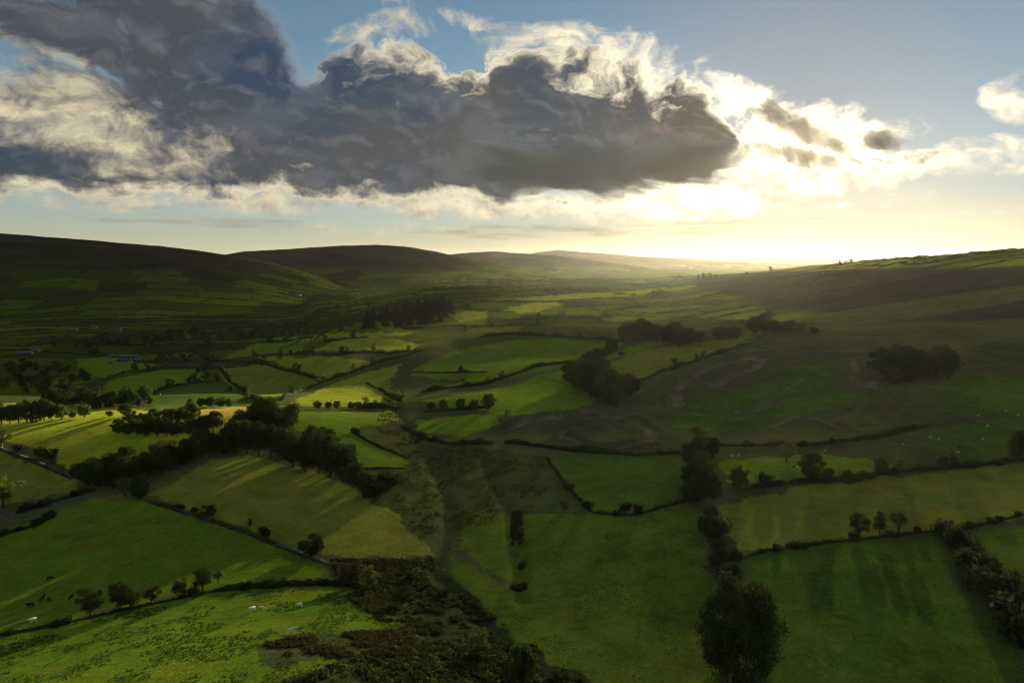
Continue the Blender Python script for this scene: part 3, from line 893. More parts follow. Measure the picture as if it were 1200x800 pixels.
# near hedges, each with its own words
hedge([(248, 693), (300, 688), (345, 685), (400, 684), (432, 690)], 2.3, 2.6, 'dark bushy hedge above the white cattle, running up to the scrub slope', per_m=26, seed=3)
hedge([(-30, 749), (60, 734), (107, 723), (160, 712), (250, 692)], 1.0, 1.6, 'low thin hedge under the row of six hawthorns', per_m=16, seed=4, ragged=.7, gap=.3)
hedge([(-30, 632), (0, 627), (40, 616), (62, 604)], 2.6, 2.6, 'ragged hedge on the field side of the grey lane', per_m=22, seed=5, ragged=1.1)
hedge([(22, 600), (60, 589), (112, 574)], 2.8, 2.6, 'ragged hedge on the far side of the grey lane', per_m=22, seed=6, ragged=1.1)
hedge([(640, 536), (655, 556), (672, 578), (694, 600)], 1.3, 1.8, 'low hedge slanting down beside the brown boggy field', per_m=14, seed=7, ragged=1.1)
hedge([(694, 601), (740, 604), (808, 586)], 1.4, 1.8, 'low hedge joining the round bush to the tall tree column', per_m=14, seed=8, ragged=1.1)
hedge([(872, 653), (900, 645), (1000, 632), (1100, 622)], 1.0, 1.6, 'low broken hedge passing under the three hawthorns', per_m=12, seed=9, ragged=1.1, gap=.25)
hedge([(1120, 622), (1165, 611), (1215, 599)], 1.2, 1.6, 'low hedge climbing right from the dense thicket', per_m=12, seed=10, ragged=1.1)
hedge([(872, 573), (960, 563), (1050, 554), (1130, 547), (1215, 537)], 2.2, 2.4, 'long hedge along the top of the olive field', per_m=18, seed=11, ragged=1.1)
hedge([(592, 518), (640, 524), (690, 530), (745, 533), (800, 530)], 3.6, 4.0, 'scrubby hedge below the looping dirt track', per_m=24, seed=12, ragged=1.2)
hedge([(470, 500), (500, 515), (530, 521), (580, 520)], 3.4, 3.6, 'dense hedge under the small rounded green field', per_m=24, seed=13, ragged=1.2)
hedge([(498, 482), (530, 481), (575, 477)], 3.0, 4.0, 'dark thick hedge above the small rounded green field', per_m=24, seed=14)
hedge([(820, 522), (880, 522), (950, 522), (1030, 513), (1090, 498)], 3.0, 4.0, 'dark scrub hedge along the foot of the dirt tracks', per_m=18, seed=15, ragged=1.2)
hedge([(410, 549), (475, 549)], 1.2, 1.5, 'short low hedge closing the bright green paddock', per_m=12, seed=16)
hedge([(412, 506), (440, 522), (478, 537)], 1.6, 2.0, 'low hedge on the slanting side of the bright green paddock', per_m=12, seed=17, ragged=1.1)
MIDH = [[(126, 443), (152, 435), (190, 431)], [(175, 462), (195, 455), (225, 449), (251, 448)], [(91, 415), (121, 414)], [(150, 411), (178, 406), (204, 403)], [(182, 415), (208, 411), (234, 409)],
        [(253, 424), (283, 424), (311, 427), (335, 434), (357, 439), (379, 446)], [(329, 469), (353, 458), (379, 448), (409, 438), (439, 426), (467, 419), (496, 410)], [(256, 430), (270, 448), (304, 471)],
        [(296, 417), (331, 416), (357, 414), (396, 416), (420, 413)], [(420, 413), (457, 414), (483, 411)], [(381, 401), (405, 397), (431, 395)], [(305, 401), (331, 400), (368, 395)],
        [(480, 436), (532, 437), (571, 436)], [(493, 460), (523, 455), (567, 451), (601, 439), (627, 430), (675, 424)], [(562, 395), (601, 392), (645, 394)], [(645, 394), (690, 396), (735, 400)],
        [(420, 478), (470, 478)], [(430, 448), (455, 462), (470, 470)], [(700, 444), (745, 448), (800, 428), (880, 402)], [(590, 376), (650, 372), (720, 372)], [(550, 384), (600, 380), (640, 380)]]
MIDL = ['hedge curving below the farmyard sheds', 'thick dark hedge above the shaded field with three sheep', 'short hedge beside the farmyard gable', 'hedge rising behind the farmyard sheds',
        'hedge between the two strips behind the farmyard', 'long hedge over the top of the olive valley field', 'long hedge slanting up past the rolling fields', 'hedge down the left side of the olive valley field',
        'hedge between the twin rolling valley fields', 'hedge along the foot of the sunlit knoll', 'hedge behind the sunlit knoll', 'hedge in front of the valley tree belt',
        'hedge at the foot of the big rounded hill', 'long hedge slanting up under the big rounded hill', 'hedge over the crown of the big rounded hill', 'hedge dropping behind the big rounded hill',
        'low hedge behind the wooded bend', 'low hedge round the rushy corner by the stream', 'hedge between the pale upper field and the dirt tracks', 'hedge on the dark rise beyond the rounded hill', 'hedge in the rushy ground beyond the rounded hill']
for k, (p_, l_) in enumerate(zip(MIDH, MIDL)):
    hedge(p_, 3.6, 4.2, 'dark ' + l_ if not l_.startswith(('thick', 'long', 'short', 'low')) else l_, leaf=.55, per_m=7, seed=30 + k, ragged=1.2)
hedge([(938, 368), (1000, 359), (1080, 346), (1210, 331)], 2.0, 3.0, 'thin dark boundary line crossing the open moor', leaf=.5, per_m=4, seed=60, ragged=1.2, mat=M_GORSE)
stone_bank([(172, 587), (240, 608), (285, 623), (330, 641), (386, 662)], 1.1, 1.5, 'stony bank with small bushes between the bright and olive pastures', 21)
stone_bank([(-30, 514), (0, 526), (45, 543), (86, 561)], 1.3, 1.6, 'stony bank on the near side of the sunlit pasture', 22)
stone_bank([(386, 662), (420, 664), (440, 672)], .9, 1.3, 'short stony bank beside the lone round tree', 23)

# the patchwork hedges farther out
_lm = [('around the farmyard', 150, 412), ('near the bright white house', 111, 384), ('beside the blue roofed shed', 30, 408), ('near the tall gable house', 221, 394), ('by the village trees', 330, 374),
       ('under the conifer wood on the rise', 480, 372), ('around the lone far white house', 419, 350), ('under the dark left hill', 60, 345), ('at the foot of the far rounded hill', 300, 340),
       ('on the sunlit plateau', 620, 356), ('beside the small square wood', 770, 346), ('below the ridge trees', 840, 330), ('beyond the big rounded hill', 600, 385), ('far along the plateau', 640, 335)]
_lg = ground_at([a_[1] for a_ in _lm], [a_[2] for a_ in _lm])
LANDMARKS = [(a_[0], g_[0], g_[1]) for a_, g_ in zip(_lm, _lg)]
def lattice_hedges():
    segs = []
    for j in range(2, 42):
        off = float(hashn(np.array([float(j)]), np.array([3.0]), 5)[0]); off0 = float(hashn(np.array([float(j - 1)]), np.array([3.0]), 5)[0])
        for i in range(-26, 26):
            segs.append(np.stack([np.linspace(i - off, i - off + 1, 12), np.full(12, float(j))], -1))
            segs.append(np.stack([np.full(9, i - off), np.linspace(j, j + 1, 9)], -1))
    keep = []
    mid = np.array([s[len(s) // 2] for s in segs]); MX, MY = lat_to_world(mid[:, 0], mid[:, 1])
    R_, A_ = np.hypot(MX, MY), np.degrees(np.arctan2(MX, MY))
    ok = (np.abs(A_) < 40) & (MY > 1060 - .25 * MX) & (R_ < 4300) & (moorish(MX, MY) < .25)
    ok &= ~((height(MX, MY) > 60) & (MY > 2500))
    for c, P in FIELD_W: ok &= ~in_poly(MX, MY, P)
    for k in np.nonzero(ok)[0]:
        if prng.random() < .10: continue
        x, y = lat_to_world(segs[k][:, 0], segs[k][:, 1])
        keep.append((R_[k], np.stack([x, y], -1), int(k)))
    keep.sort(key=lambda t: t[0])
    mass = []
    for n, (r, P, k) in enumerate(keep):
        A = hedge_arrays(P, 3.6, 5.0, 1.0 if r < 2200 else 1.5, 1.5 if r < 2200 else .7, 200 + k, 0, 1.15)
        if A is None: continue
        if n < 215:
            c = A[0][0].copy(); o = obj('hedgerow', new_mesh('hedgerow', A[0] - c, A[1]), M_LEAFDARK); o.location = c
            cx_, cy_ = P.mean(0)
            lm = min(LANDMARKS, key=lambda q_: math.hypot(q_[1] - cx_, q_[2] - cy_))[0]
            tag(o, 'dark hedge dividing the small fields ' + lm, 'hedge', 'patchwork hedges ' + lm)
        else: mass.append(A)
    if mass:
        v, q = join(mass)
        tag(obj('distant_hedges', new_mesh('distant_hedges', v, q), M_LEAFDARK), 'far off hedges and copses merging on the valley sides', 'hedges', kind='stuff')
    return keep
LATTICE = lattice_hedges()

# ------------------------------------------------------------------ trees that stand out
ORD = 'first second third fourth fifth sixth seventh eighth ninth tenth eleventh twelfth thirteenth fourteenth fifteenth sixteenth seventeenth eighteenth nineteenth twentieth'.split()
def count_along(group, key, text):
    """tell the members of a row apart by counting from something one can find"""
    idx = [i for i, t in enumerate(T) if t[5] == group]
    idx.sort(key=lambda i: key(T[i]))
    for n, i in enumerate(idx):
        t = list(T[i]); t[4] = text % ORD[n]; T[i] = tuple(t)
T = []
def t1(kind, px, py, hp, label, group=None): T.append((kind, px, py, hp, label, group))
t1('thorn', 107, 723, 35, 'wide pale stemmed hawthorn at the low end of the hawthorn row')
t1('thorn', 142, 715, 34, 'dense dark hawthorn leaning against its twin in the row')
t1('thorn', 154, 714, 27, 'smaller browner twin of the two hawthorns growing together')
t1('thorn', 178, 706, 19, 'small hawthorn between the twin pair and the upper row')
t1('thorn', 214, 698, 21, 'small upright hawthorn fourth along the low hedge')
t1('thorn', 237, 692, 28, 'full rounded hawthorn where the low hedge meets the bushy hedge')
t1('thin', 256, 683, 16, 'thin spindly sapling just past the hawthorn row')
t1('round', 365, 651, 27, 'lone round tree at the corner where two banks meet')
t1('thorn', 245, 608, 18, 'flat topped thorn tree standing on the stony bank')
t1('thin', 293, 619, 13, 'thin sapling on the stony bank beside a small bush')
t1('bush', 311, 627, 14, 'round bush on the stony bank near the thin sapling')
t1('bush', 228, 600, 7, 'small dark bush on the stony bank next to the flat topped thorn')
t1('bush', 212, 597, 7, 'dark bush pair on the upper stony bank', 'bush pair on the stony bank'); t1('bush', 205, 596, 6, 'dark bush pair on the upper stony bank', 'bush pair on the stony bank')
t1('round', 165, 585, 26, 'round dark tree at the top of the stony bank'); t1('pale', 147, 581, 22, 'paler bushy tree beside the round tree at the bank top')
t1('thorn', 2, 524, 24, 'tall thorn at the outer end of the stony bank by the sunlit pasture'); t1('bush', 20, 528, 9, 'small bush on the bank near the tall thorn')
t1('thorn', 48, 540, 19, 'first of two thorns standing together on the pasture bank', 'thorn pair on the pasture bank'); t1('thorn', 61, 543, 19, 'first of two thorns standing together on the pasture bank', 'thorn pair on the pasture bank')
t1('pale', 4, 594, 36, 'bushy tree beside the grey lane'); t1('bush', 11, 744, 9, 'round dark bush at the low end of the thin hedge')
t1('big', 864, 782, 108, 'large spreading dark tree standing alone in the near hedge gap')
t1('bush', 872, 806, 22, 'bush at the foot of the large spreading tree')
t1('thorn', 1007, 629, 27, 'densest of the three hawthorns on the broken hedge'); t1('thorn', 1031, 626, 26, 'middle one of the three hawthorns on the broken hedge'); t1('thin', 1053, 625, 29, 'tall thin one of the three hawthorns on the broken hedge')
t1('bush', 911, 646, 10, 'small round bush left of the long low bush on the broken hedge'); t1('lowbush', 936, 642, 11, 'long low bush on the broken hedge'); t1('bush', 1075, 624, 9, 'small bush between the thin hawthorn and the thicket')
t1('round', 952, 562, 31, 'large round dark tree beside the pied cows'); t1('lowbush', 975, 563, 15, 'low bush touching the large round tree', 'low bushes beside the round tree'); t1('lowbush', 995, 562, 13, 'low bush touching the large round tree', 'low bushes beside the round tree')
t1('round', 1032, 556, 21, 'rounded tree at the left of the upper hedge group', None); t1('pale', 1052, 553, 16, 'paler tree beside the rounded one on the upper hedge')
t1('thorn', 1104, 549, 16, 'thorn pair on the long upper hedge', 'thorn pair on the upper hedge'); t1('thorn', 1118, 549, 16, 'thorn pair on the long upper hedge', 'thorn pair on the upper hedge')
t1('bush', 1137, 548, 9, 'small bush right of the thorn pair'); t1('bush', 1169, 545, 11, 'bush between the small bush and the tall tree on the upper hedge'); t1('round', 1192, 540, 36, 'tall dark tree at the end of the long upper hedge')
t1('round', 866, 574, 29, 'dark tree beside the tall tree column over the olive field'); t1('bush', 897, 569, 18, 'round dark bush between the tree column and the pied cows'); t1('pale', 922, 540, 22, 'pale domed tree in the cow pasture')
for k, (px, py, hp, kd) in enumerate([(818, 524, 28, 'pale'), (826, 540, 30, 'round'), (812, 548, 32, 'round'), (822, 562, 32, 'round'), (807, 572, 30, 'tall'), (826, 582, 34, 'round'), (812, 590, 30, 'round'), (836, 586, 26, 'round')]):
    t1(kd, px, py, hp, 'tree in the crowded column above the hedge to the big tree', 'tree column by the olive field')
for px, py, hp in [(833, 606, 14), (836, 632, 30), (829, 626, 20), (846, 658, 17), (862, 656, 15), (838, 664, 14), (851, 680, 24), (842, 646, 14)]:
    t1('bush', px, py, hp, 'bush in the hedge leading down to the large spreading tree', 'bushes above the big tree')
for px, py, hp in [(1104, 626, 20), (1115, 634, 22), (1122, 646, 28), (1133, 656, 30), (1145, 676, 36), (1156, 692, 42), (1170, 706, 42), (1186, 728, 44), (1198, 752, 52), (1212, 760, 50), (1138, 668, 30), (1180, 700, 34)]:
    t1('bush', px, py, hp, 'big dark bush in the dense thicket beside the near dark field', 'thicket of big bushes')
t1('lowbush', 1132, 619, 11, 'low bush at the upper tip of the thicket')
t1('round', 612, 804, 46, 'rounded bushy tree at the foot of the scrub slope', None); t1('thorn', 412, 688, 31, 'broad thorn tree at the top of the scrub slope'); t1('pale', 433, 690, 26, 'pale bushy tree beside the broad thorn on the scrub slope')
t1('thorn', 470, 712, 26, 'wide thorn standing alone in the upper scrub'); t1('pale', 560, 770, 32, 'pale willow like bush in the middle of the scrub'); t1('bush', 520, 700, 12, 'round gorse bush on the scrub edge'); t1('bush', 480, 680, 14, 'dark bush at the top of the scrub slope')
t1('bush', 733, 601, 14, 'round bush on the low hedge near the dark green field', None); t1('bush', 747, 601, 11, 'smaller bush touching the round one on the low hedge'); t1('lowbush', 662, 594, 7, 'long flat bush in the pasture below the bog')
for px, hp in [(505, 9), (520, 12), (540, 13), (556, 12), (572, 17)]: t1('round', px, 480, hp * 1.05, 'dark round tree in the thick hedge over the small green field', 'trees over the small green field')
t1('pale', 596, 492, 13, 'pale bush at the corner of the dirt tracks')
for px, py, hp in [(685, 458, 36), (700, 466, 36), (712, 472, 38), (726, 470, 32), (692, 448, 26), (672, 452, 30), (738, 462, 24), (706, 456, 34), (720, 478, 26)]: t1('round', px, py, hp, 'tall dark tree in the copse beside the dirt tracks', 'copse beside the dirt tracks')
for px, py, hp in [(690, 432, 20), (702, 424, 18), (716, 416, 18)]: t1('round', px, py, hp, 'dark tree in the line climbing from the copse', 'trees climbing from the copse')
t1('bush', 728, 416, 6, 'tiny round bush in the field above the copse'); t1('thorn', 790, 428, 9, 'small thorn on the pale upper field edge')
for px, py, hp in [(732, 398, 20), (745, 399, 22), (758, 400, 22), (770, 401, 22), (783, 404, 22), (796, 407, 22), (808, 404, 20), (752, 392, 18), (790, 396, 20), (820, 402, 14)]: t1('round', px, py, hp, 'dark tree in the upper wood behind the pale field', 'upper wood')
t1('round', 843, 399, 17, 'first of two round trees side by side below the moor', 'round tree pair below the moor'); t1('round', 858, 399, 16, 'first of two round trees side by side below the moor', 'round tree pair below the moor')
for px, py, hp in [(884, 392, 20), (896, 390, 22), (908, 390, 16), (922, 390, 14), (938, 391, 12), (954, 392, 10)]: t1('round', px, py, hp, 'dark tree in the row under the open moor', 'row of trees under the moor')
for px, py, hp in [(1038, 444, 38), (1052, 447, 42), (1066, 448, 38), (1060, 440, 34), (1046, 452, 24)]: t1('round', px, py, hp, 'dark tree in the larger clump at the edge of the dirt tracks', 'larger clump by the tracks')
for px, py, hp in [(1088, 440, 30), (1100, 442, 36), (1112, 442, 28)]: t1('round', px, py, hp, 'dark tree in the smaller clump under the moor', 'smaller clump under the moor')
for px, py in [(92, 562), (104, 569), (118, 574), (132, 573), (146, 568), (160, 564), (174, 561), (188, 555), (200, 551), (212, 545), (224, 541), (236, 536), (248, 532), (110, 560), (128, 562), (150, 556), (170, 552), (192, 545)]:
    t1(prng.choice(['round', 'round', 'tall', 'thorn']), px, py, prng.uniform(20, 34), 'tree in the dense belt between the sunlit and olive pastures', 'tree belt between the pastures')
for px, py in [(140, 508), (150, 510), (161, 510), (172, 511), (184, 511), (196, 511), (208, 512), (222, 510), (236, 507), (250, 505), (180, 497), (196, 496), (210, 495), (225, 497), (152, 497), (166, 499)]:
    t1('round', px, py, prng.uniform(15, 24), 'tree in the clump casting long shadows on the sunlit pasture', 'clump on the sunlit pasture')
for px, py, hp in [(262, 532, 34), (276, 531, 36), (290, 532, 38), (304, 534, 40), (318, 535, 38), (332, 538, 38), (298, 510, 36), (314, 508, 44), (328, 510, 42), (284, 512, 32), (344, 547, 38), (358, 552, 42), (374, 554, 44), (388, 557, 46), (400, 559, 42), (366, 536, 36), (384, 538, 34), (414, 571, 30), (428, 580, 28)]:
    t1(prng.choice(['round', 'round', 'tall']), px, py, hp, 'large tree in the wood at the head of the olive pasture', 'wood above the olive pasture')
t1('round', 372, 516, 19, 'round tree standing just behind the wood'); t1('bush', 417, 508, 10, 'dark bush at the paddock corner'); t1('bush', 455, 574, 26, 'dark bush on the bog edge'); t1('bush', 440, 582, 22, 'bush between the wood and the bog')
for px in (2, 12, 22, 32, 42, 52, 60): t1(prng.choice(['tall', 'round', 'conifer']), px, 497 - px * .08, prng.uniform(18, 27), 'PASTURE', 'shelter belt')
t1('round', 72, 491, 18, 'taller tree beside the shelter belt on the sunlit strip'); t1('round', 99, 489, 16, 'round tree alone on the sunlit strip'); t1('bush', 85, 489, 7, 'small bush between the two trees on the sunlit strip'); t1('round', 148, 487, 15, 'round tree at the end of the sunlit strip'); t1('bush', 128, 488, 7, 'pale bush near the end of the sunlit strip')
for px, hp in [(385, 9), (395, 10), (372, 10), (412, 9), (420, 9)]: t1('round', px, 479, hp, 'tree in the short dark row behind the paddock', 'row behind the paddock')
for px, hp in [(224, 10), (236, 12), (246, 13), (258, 12), (268, 10)]: t1('round', px, 477, hp, 'tree in the row below the shaded valley field', 'row below the shaded field')
for px, py, hp in [(241, 445, 12), (243, 432, 14), (240, 420, 16), (244, 410, 16), (250, 425, 10), (238, 402, 15), (255, 448, 9), (268, 460, 8), (290, 468, 9), (232, 438, 9)]: t1('far', px, py, hp, 'tree in the line running down past the farmyard', 'tree line past the farmyard')
for px, hp in [(186, 10), (194, 11), (202, 11), (210, 10), (216, 9)]: t1('far', px, 424, hp, 'tree in the small spinney beside the farmyard', 'farmyard spinney')
count_along('shelter belt', lambda t: -t[1], '%s dark tree of the shelter belt, counted from the sunlit strip')
count_along('wood above the olive pasture', lambda t: -t[1], '%s large tree of the wood above the olive pasture, counted from the bog')
count_along('tree belt between the pastures', lambda t: t[1], '%s tree of the belt between the pastures, counted from the grey lane')
count_along('clump on the sunlit pasture', lambda t: t[1], '%s tree of the clump shading the sunlit pasture, counted toward the wood')
count_along('thicket of big bushes', lambda t: t[2], '%s big dark bush of the thicket, counted from its upper tip')
count_along('copse beside the dirt tracks', lambda t: t[1], '%s tall tree of the copse by the dirt tracks, counted toward the tracks')
count_along('tree column by the olive field', lambda t: -t[2], '%s tree up the crowded column beside the olive field')
count_along('bushes above the big tree', lambda t: -t[2], '%s bush above the large spreading tree, counted up the hedge')
count_along('upper wood', lambda t: t[1], '%s tree of the upper wood, counted toward the moor')
count_along('row of trees under the moor', lambda t: t[1], '%s tree of the row under the moor, counted from the round pair')
count_along('larger clump by the tracks', lambda t: t[1], '%s tree of the larger clump by the tracks, counted toward the smaller clump')
count_along('smaller clump under the moor', lambda t: t[1], '%s tree of the smaller clump under the moor, counted from the larger clump')
count_along('trees climbing from the copse', lambda t: -t[2], '%s tree of the line climbing from the copse')
count_along('trees over the small green field', lambda t: -t[1], '%s dark tree over the small green field, counted from the dirt tracks')
count_along('row behind the paddock', lambda t: t[1], '%s tree of the short row behind the paddock, counted from the wood')
count_along('row below the shaded field', lambda t: -t[1], '%s tree of the row below the shaded field, counted from the wood')
count_along('tree line past the farmyard', lambda t: -t[2], '%s tree up the line running past the farmyard')
count_along('farmyard spinney', lambda t: t[1], '%s tree of the spinney, counted from the farmyard')
count_along('bush pair on the stony bank', lambda t: -t[1], '%s of two dark bushes on the bank, counted from the flat topped thorn')
count_along('thorn pair on the pasture bank', lambda t: -t[1], '%s of two thorns on the pasture bank, counted from the tree belt')
count_along('thorn pair on the upper hedge', lambda t: -t[1], '%s of two thorns on the upper hedge, counted from the tall end tree')
count_along('low bushes beside the round tree', lambda t: t[1], '%s low bush along the hedge from the large round tree')
count_along('round tree pair below the moor', lambda t: -t[1], '%s of two round trees below the moor, counted from the tree row')
plants(T)

def scatter_in(poly, n, seed, mind):
    r = random.Random(seed); P = np.array(poly, float); out = []; tries = 0
    x0, y0, x1, y1 = P[:, 0].min(), P[:, 1].min(), P[:, 0].max(), P[:, 1].max()
    while len(out) < n and tries < 6000:
        tries += 1
        a, b = r.uniform(x0, x1), r.uniform(y0, y1)
        if in_poly(np.array([a]), np.array([b]), poly)[0] and all(abs(a - c) + 2.2 * abs(b - d) > mind for c, d in out): out.append((a, b))
    return out
W = []
for px, py in scatter_in([(48, 472), (100, 468), (176, 472), (178, 477), (120, 479), (48, 478)], 48, 1, 4): W.append((prng.choice(['conifer', 'far', 'far', 'tall']), px, py, prng.uniform(12, 21), 'dark tree in the mixed plantation below the farmyard', 'plantation below the farmyard'))
for px, py in scatter_in([(428, 378), (470, 366), (525, 360), (532, 366), (515, 378), (460, 386), (430, 386)], 46, 2, 6): W.append(('conifer', px, py, prng.uniform(14, 20), 'dark conifer in the wood on the rise above the plateau', 'conifer wood on the rise'))
for px, py in scatter_in([(-5, 440), (40, 430), (100, 440), (112, 452), (60, 462), (-5, 462)], 26, 3, 9): W.append(('far', px, py, prng.uniform(9, 15), 'dark tree in the low wood facing the farmyard', 'low wood facing the farmyard'))
for px, py in scatter_in([(60, 402), (110, 402), (180, 398), (240, 392), (245, 397), (180, 404), (110, 410), (60, 410)], 24, 4, 8): W.append(('far', px, py, prng.uniform(8, 13), 'dark tree in the belt winding behind the farmyard', 'belt behind the farmyard'))
for px, py in scatter_in([(255, 392), (330, 386), (420, 378), (430, 388), (340, 396), (260, 402)], 30, 5, 9): W.append(('far', px, py, prng.uniform(7, 12), 'tree in the belt running toward the conifer wood', 'belt toward the conifer wood'))
for px, py in scatter_in([(760, 346), (778, 344), (782, 349), (762, 351)], 5, 6, 4): W.append(('far', px, py, 8, 'tree in the small square wood near the horizon fields', 'small square wood'))
for px, py, hp in [(818, 326, 5), (824, 326, 7), (832, 326, 7), (838, 325, 5), (903, 317, 6), (985, 309, 5), (992, 309, 5), (998, 308, 6), (1035, 304, 4), (875, 321, 4)]: W.append(('far', px, py + 1.2, hp, 'small tree standing against the bright sky on the ridge', 'ridge trees'))
plants(W)

HT = []
for p_, l_ in zip(MIDH, MIDL):
    for i in range(2 + int(len(p_) > 3) * 2):
        k = prng.randrange(len(p_) - 1); f = prng.random()
        px, py = p_[k][0] + (p_[k + 1][0] - p_[k][0]) * f, p_[k][1] + (p_[k + 1][1] - p_[k][1]) * f
        HT.append(('far', px, py, prng.uniform(5, 9) * (1 + (py - 390) / 160), 'tree standing in the ' + l_, 'trees in the ' + l_))
plants(HT)

# bushes standing up out of the near hedges
NB = []
for (p_, l_, n_) in [([(250, 693), (300, 688), (345, 685), (400, 684)], 'bushy hedge above the white cattle', 9), ([(-10, 746), (60, 734), (107, 723), (160, 712), (240, 694)], 'low thin hedge under the hawthorns', 5), ([(0, 627), (40, 616), (62, 604)], 'field side hedge of the lane', 7),
                     ([(22, 600), (60, 589), (112, 574)], 'far side hedge of the lane', 7), ([(640, 536), (655, 556), (672, 578), (694, 600)], 'low slanting hedge beside the bog', 5), ([(694, 601), (740, 604), (808, 586)], 'low hedge below the dark green field', 4),
                     ([(872, 653), (900, 645), (1000, 632), (1100, 622)], 'broken hedge under the three hawthorns', 5), ([(1130, 620), (1165, 611), (1200, 602)], 'low hedge right of the thicket', 3), ([(880, 572), (960, 563), (1050, 554), (1130, 547), (1200, 539)], 'long hedge over the olive field', 14),
                     ([(592, 518), (640, 524), (690, 530), (745, 533), (800, 530)], 'scrubby hedge below the looping track', 14), ([(470, 500), (500, 515), (530, 521), (580, 520)], 'dense hedge under the small green field', 9), ([(820, 522), (880, 522), (950, 522), (1030, 513), (1090, 498)], 'scrub hedge at the foot of the tracks', 14)]:
    for i in range(n_):
        k = prng.randrange(len(p_) - 1); f = prng.random()
        px, py = p_[k][0] + (p_[k + 1][0] - p_[k][0]) * f, p_[k][1] + (p_[k + 1][1] - p_[k][1]) * f
        NB.append((prng.choice(['bush', 'bush', 'lowbush']), px, py + .8, prng.uniform(4.5, 9.5) * (.35 + (py - 305) / 420), 'dark bush growing up out of the ' + l_, 'bushes of the ' + l_))
plants(NB)

# ------------------------------------------------------------------ ground cover nobody could count
def cover_points(polys_px, n, seed, clump=None, thr=-0.05):
    rng = np.random.default_rng(seed); out = []
    for poly in polys_px:
        P = lay(poly); mn, mx = P.min(0), P.max(0)
        p = rng.uniform(mn, mx, (n * 4, 2)); p = p[in_poly(p[:, 0], p[:, 1], P)]
        if clump: p = p[fbm(p[:, 0] / clump, p[:, 1] / clump, seed, 3) > thr]
        out.append(p[:n])
    p = np.vstack(out)
    return np.column_stack([p, height(p[:, 0], p[:, 1])])

def tufts(P, size, blades, seed, leaf, flat=.5, spread=.45):
    rng = np.random.default_rng(seed); N = len(P)
    s = size * rng.uniform(.5, 1.5, N)
    d = rng.normal(size=(N, blades, 3)); d /= np.linalg.norm(d, axis=2, keepdims=True); d[..., 2] = np.abs(d[..., 2]) * flat
    C = P[:, None, :] + d * s[:, None, None] * rng.uniform(spread, 1.0, (N, blades, 1))
    return leaf_quads(C.reshape(-1, 3), np.repeat(s, blades) * leaf * rng.uniform(.7, 1.3, N * blades), rng)

SCRUBPOLY = [(405, 700), (455, 668), (505, 653), (540, 692), (600, 740), (690, 800), (745, 870), (220, 870), (290, 815), (410, 775), (475, 745)]
v, q = tufts(cover_points([SCRUBPOLY], 3600, 5, 9, -.12), 1.1, 24, 6, .32, .9)
tag(obj('scrub', new_mesh('scrub', v, q), M_GORSE), 'dark gorse and heather scrub covering the near slope', 'scrub', kind='stuff')
v, q = tufts(cover_points([SCRUBPOLY], 1500, 15, 12, .08), .9, 14, 16, .34, .9)
tag(obj('bracken', new_mesh('bracken', v, q), M_LEAFPALE), 'paler green bracken mixed into the dark scrub slope', 'bracken', kind='stuff')
v, q = tufts(cover_points([[(470, 548), (500, 526), (560, 525), (645, 535), (668, 575), (645, 590), (590, 600), (540, 640), (512, 650), (462, 602)], [(300, 757), (360, 744), (480, 738), (485, 757), (400, 770), (320, 782)],
                           [(386, 655), (510, 656), (450, 668), (400, 688)], [(600, 600), (612, 600), (616, 690), (600, 690)], [(455, 440), (475, 470), (500, 520), (480, 540), (440, 500)]], 1500, 7, 10), .8, 10, 8, .36, 1.0)
tag(obj('rushes', new_mesh('rushes', v, q), M_RUSH), 'brown rushes and rough grass in the boggy hollow', 'rushes', kind='stuff')
v, q = tufts(cover_points([[(-200, 775), (0, 749), (100, 727), (200, 705), (300, 692), (395, 690), (440, 702), (478, 742), (400, 775), (270, 815), (200, 890), (-300, 890)]], 11000, 9, 9), .34, 4, 10, .55, .7)
tag(obj('grass_tussocks', new_mesh('grass_tussocks', v, q), M_TUSSOCK), 'tufty grass on the near pasture with the white cattle', 'grass', kind='stuff')
v, q = tufts(cover_points([[(606, 602), (690, 602), (740, 606), (800, 592), (828, 604), (836, 680), (850, 790), (880, 880), (780, 880), (690, 800), (560, 710), (608, 694)],
                           [(872, 656), (1000, 634), (1095, 627), (1130, 690), (1180, 745), (1250, 880), (905, 880), (885, 760)]], 6000, 11, 12), .24, 4, 12, .55, .7)
tag(obj('field_tufts', new_mesh('field_tufts', v, q), M_TUSSOCK), 'low grass tufts in the two wide near fields', 'grass', kind='stuff')
moor = []
rng = np.random.default_rng(77)
mp = np.column_stack([rng.uniform(400, 1500, 9000), rng.uniform(620, 2300, 9000)]); mp = mp[(moorish(mp[:, 0], mp[:, 1]) > .5) & (mp[:, 0] / mp[:, 1] < .86)]
mp = mp[fbm(mp[:, 0] / 50, mp[:, 1] / 50, 12, 3) > 0.0][:1900]
v, q = tufts(np.column_stack([mp, height(mp[:, 0], mp[:, 1])]), 1.5, 9, 13, .5, .6)
tag(obj('heather', new_mesh('heather', v, q), M_GORSE), 'dark heather and bracken on the open moor', 'heather', kind='stuff')

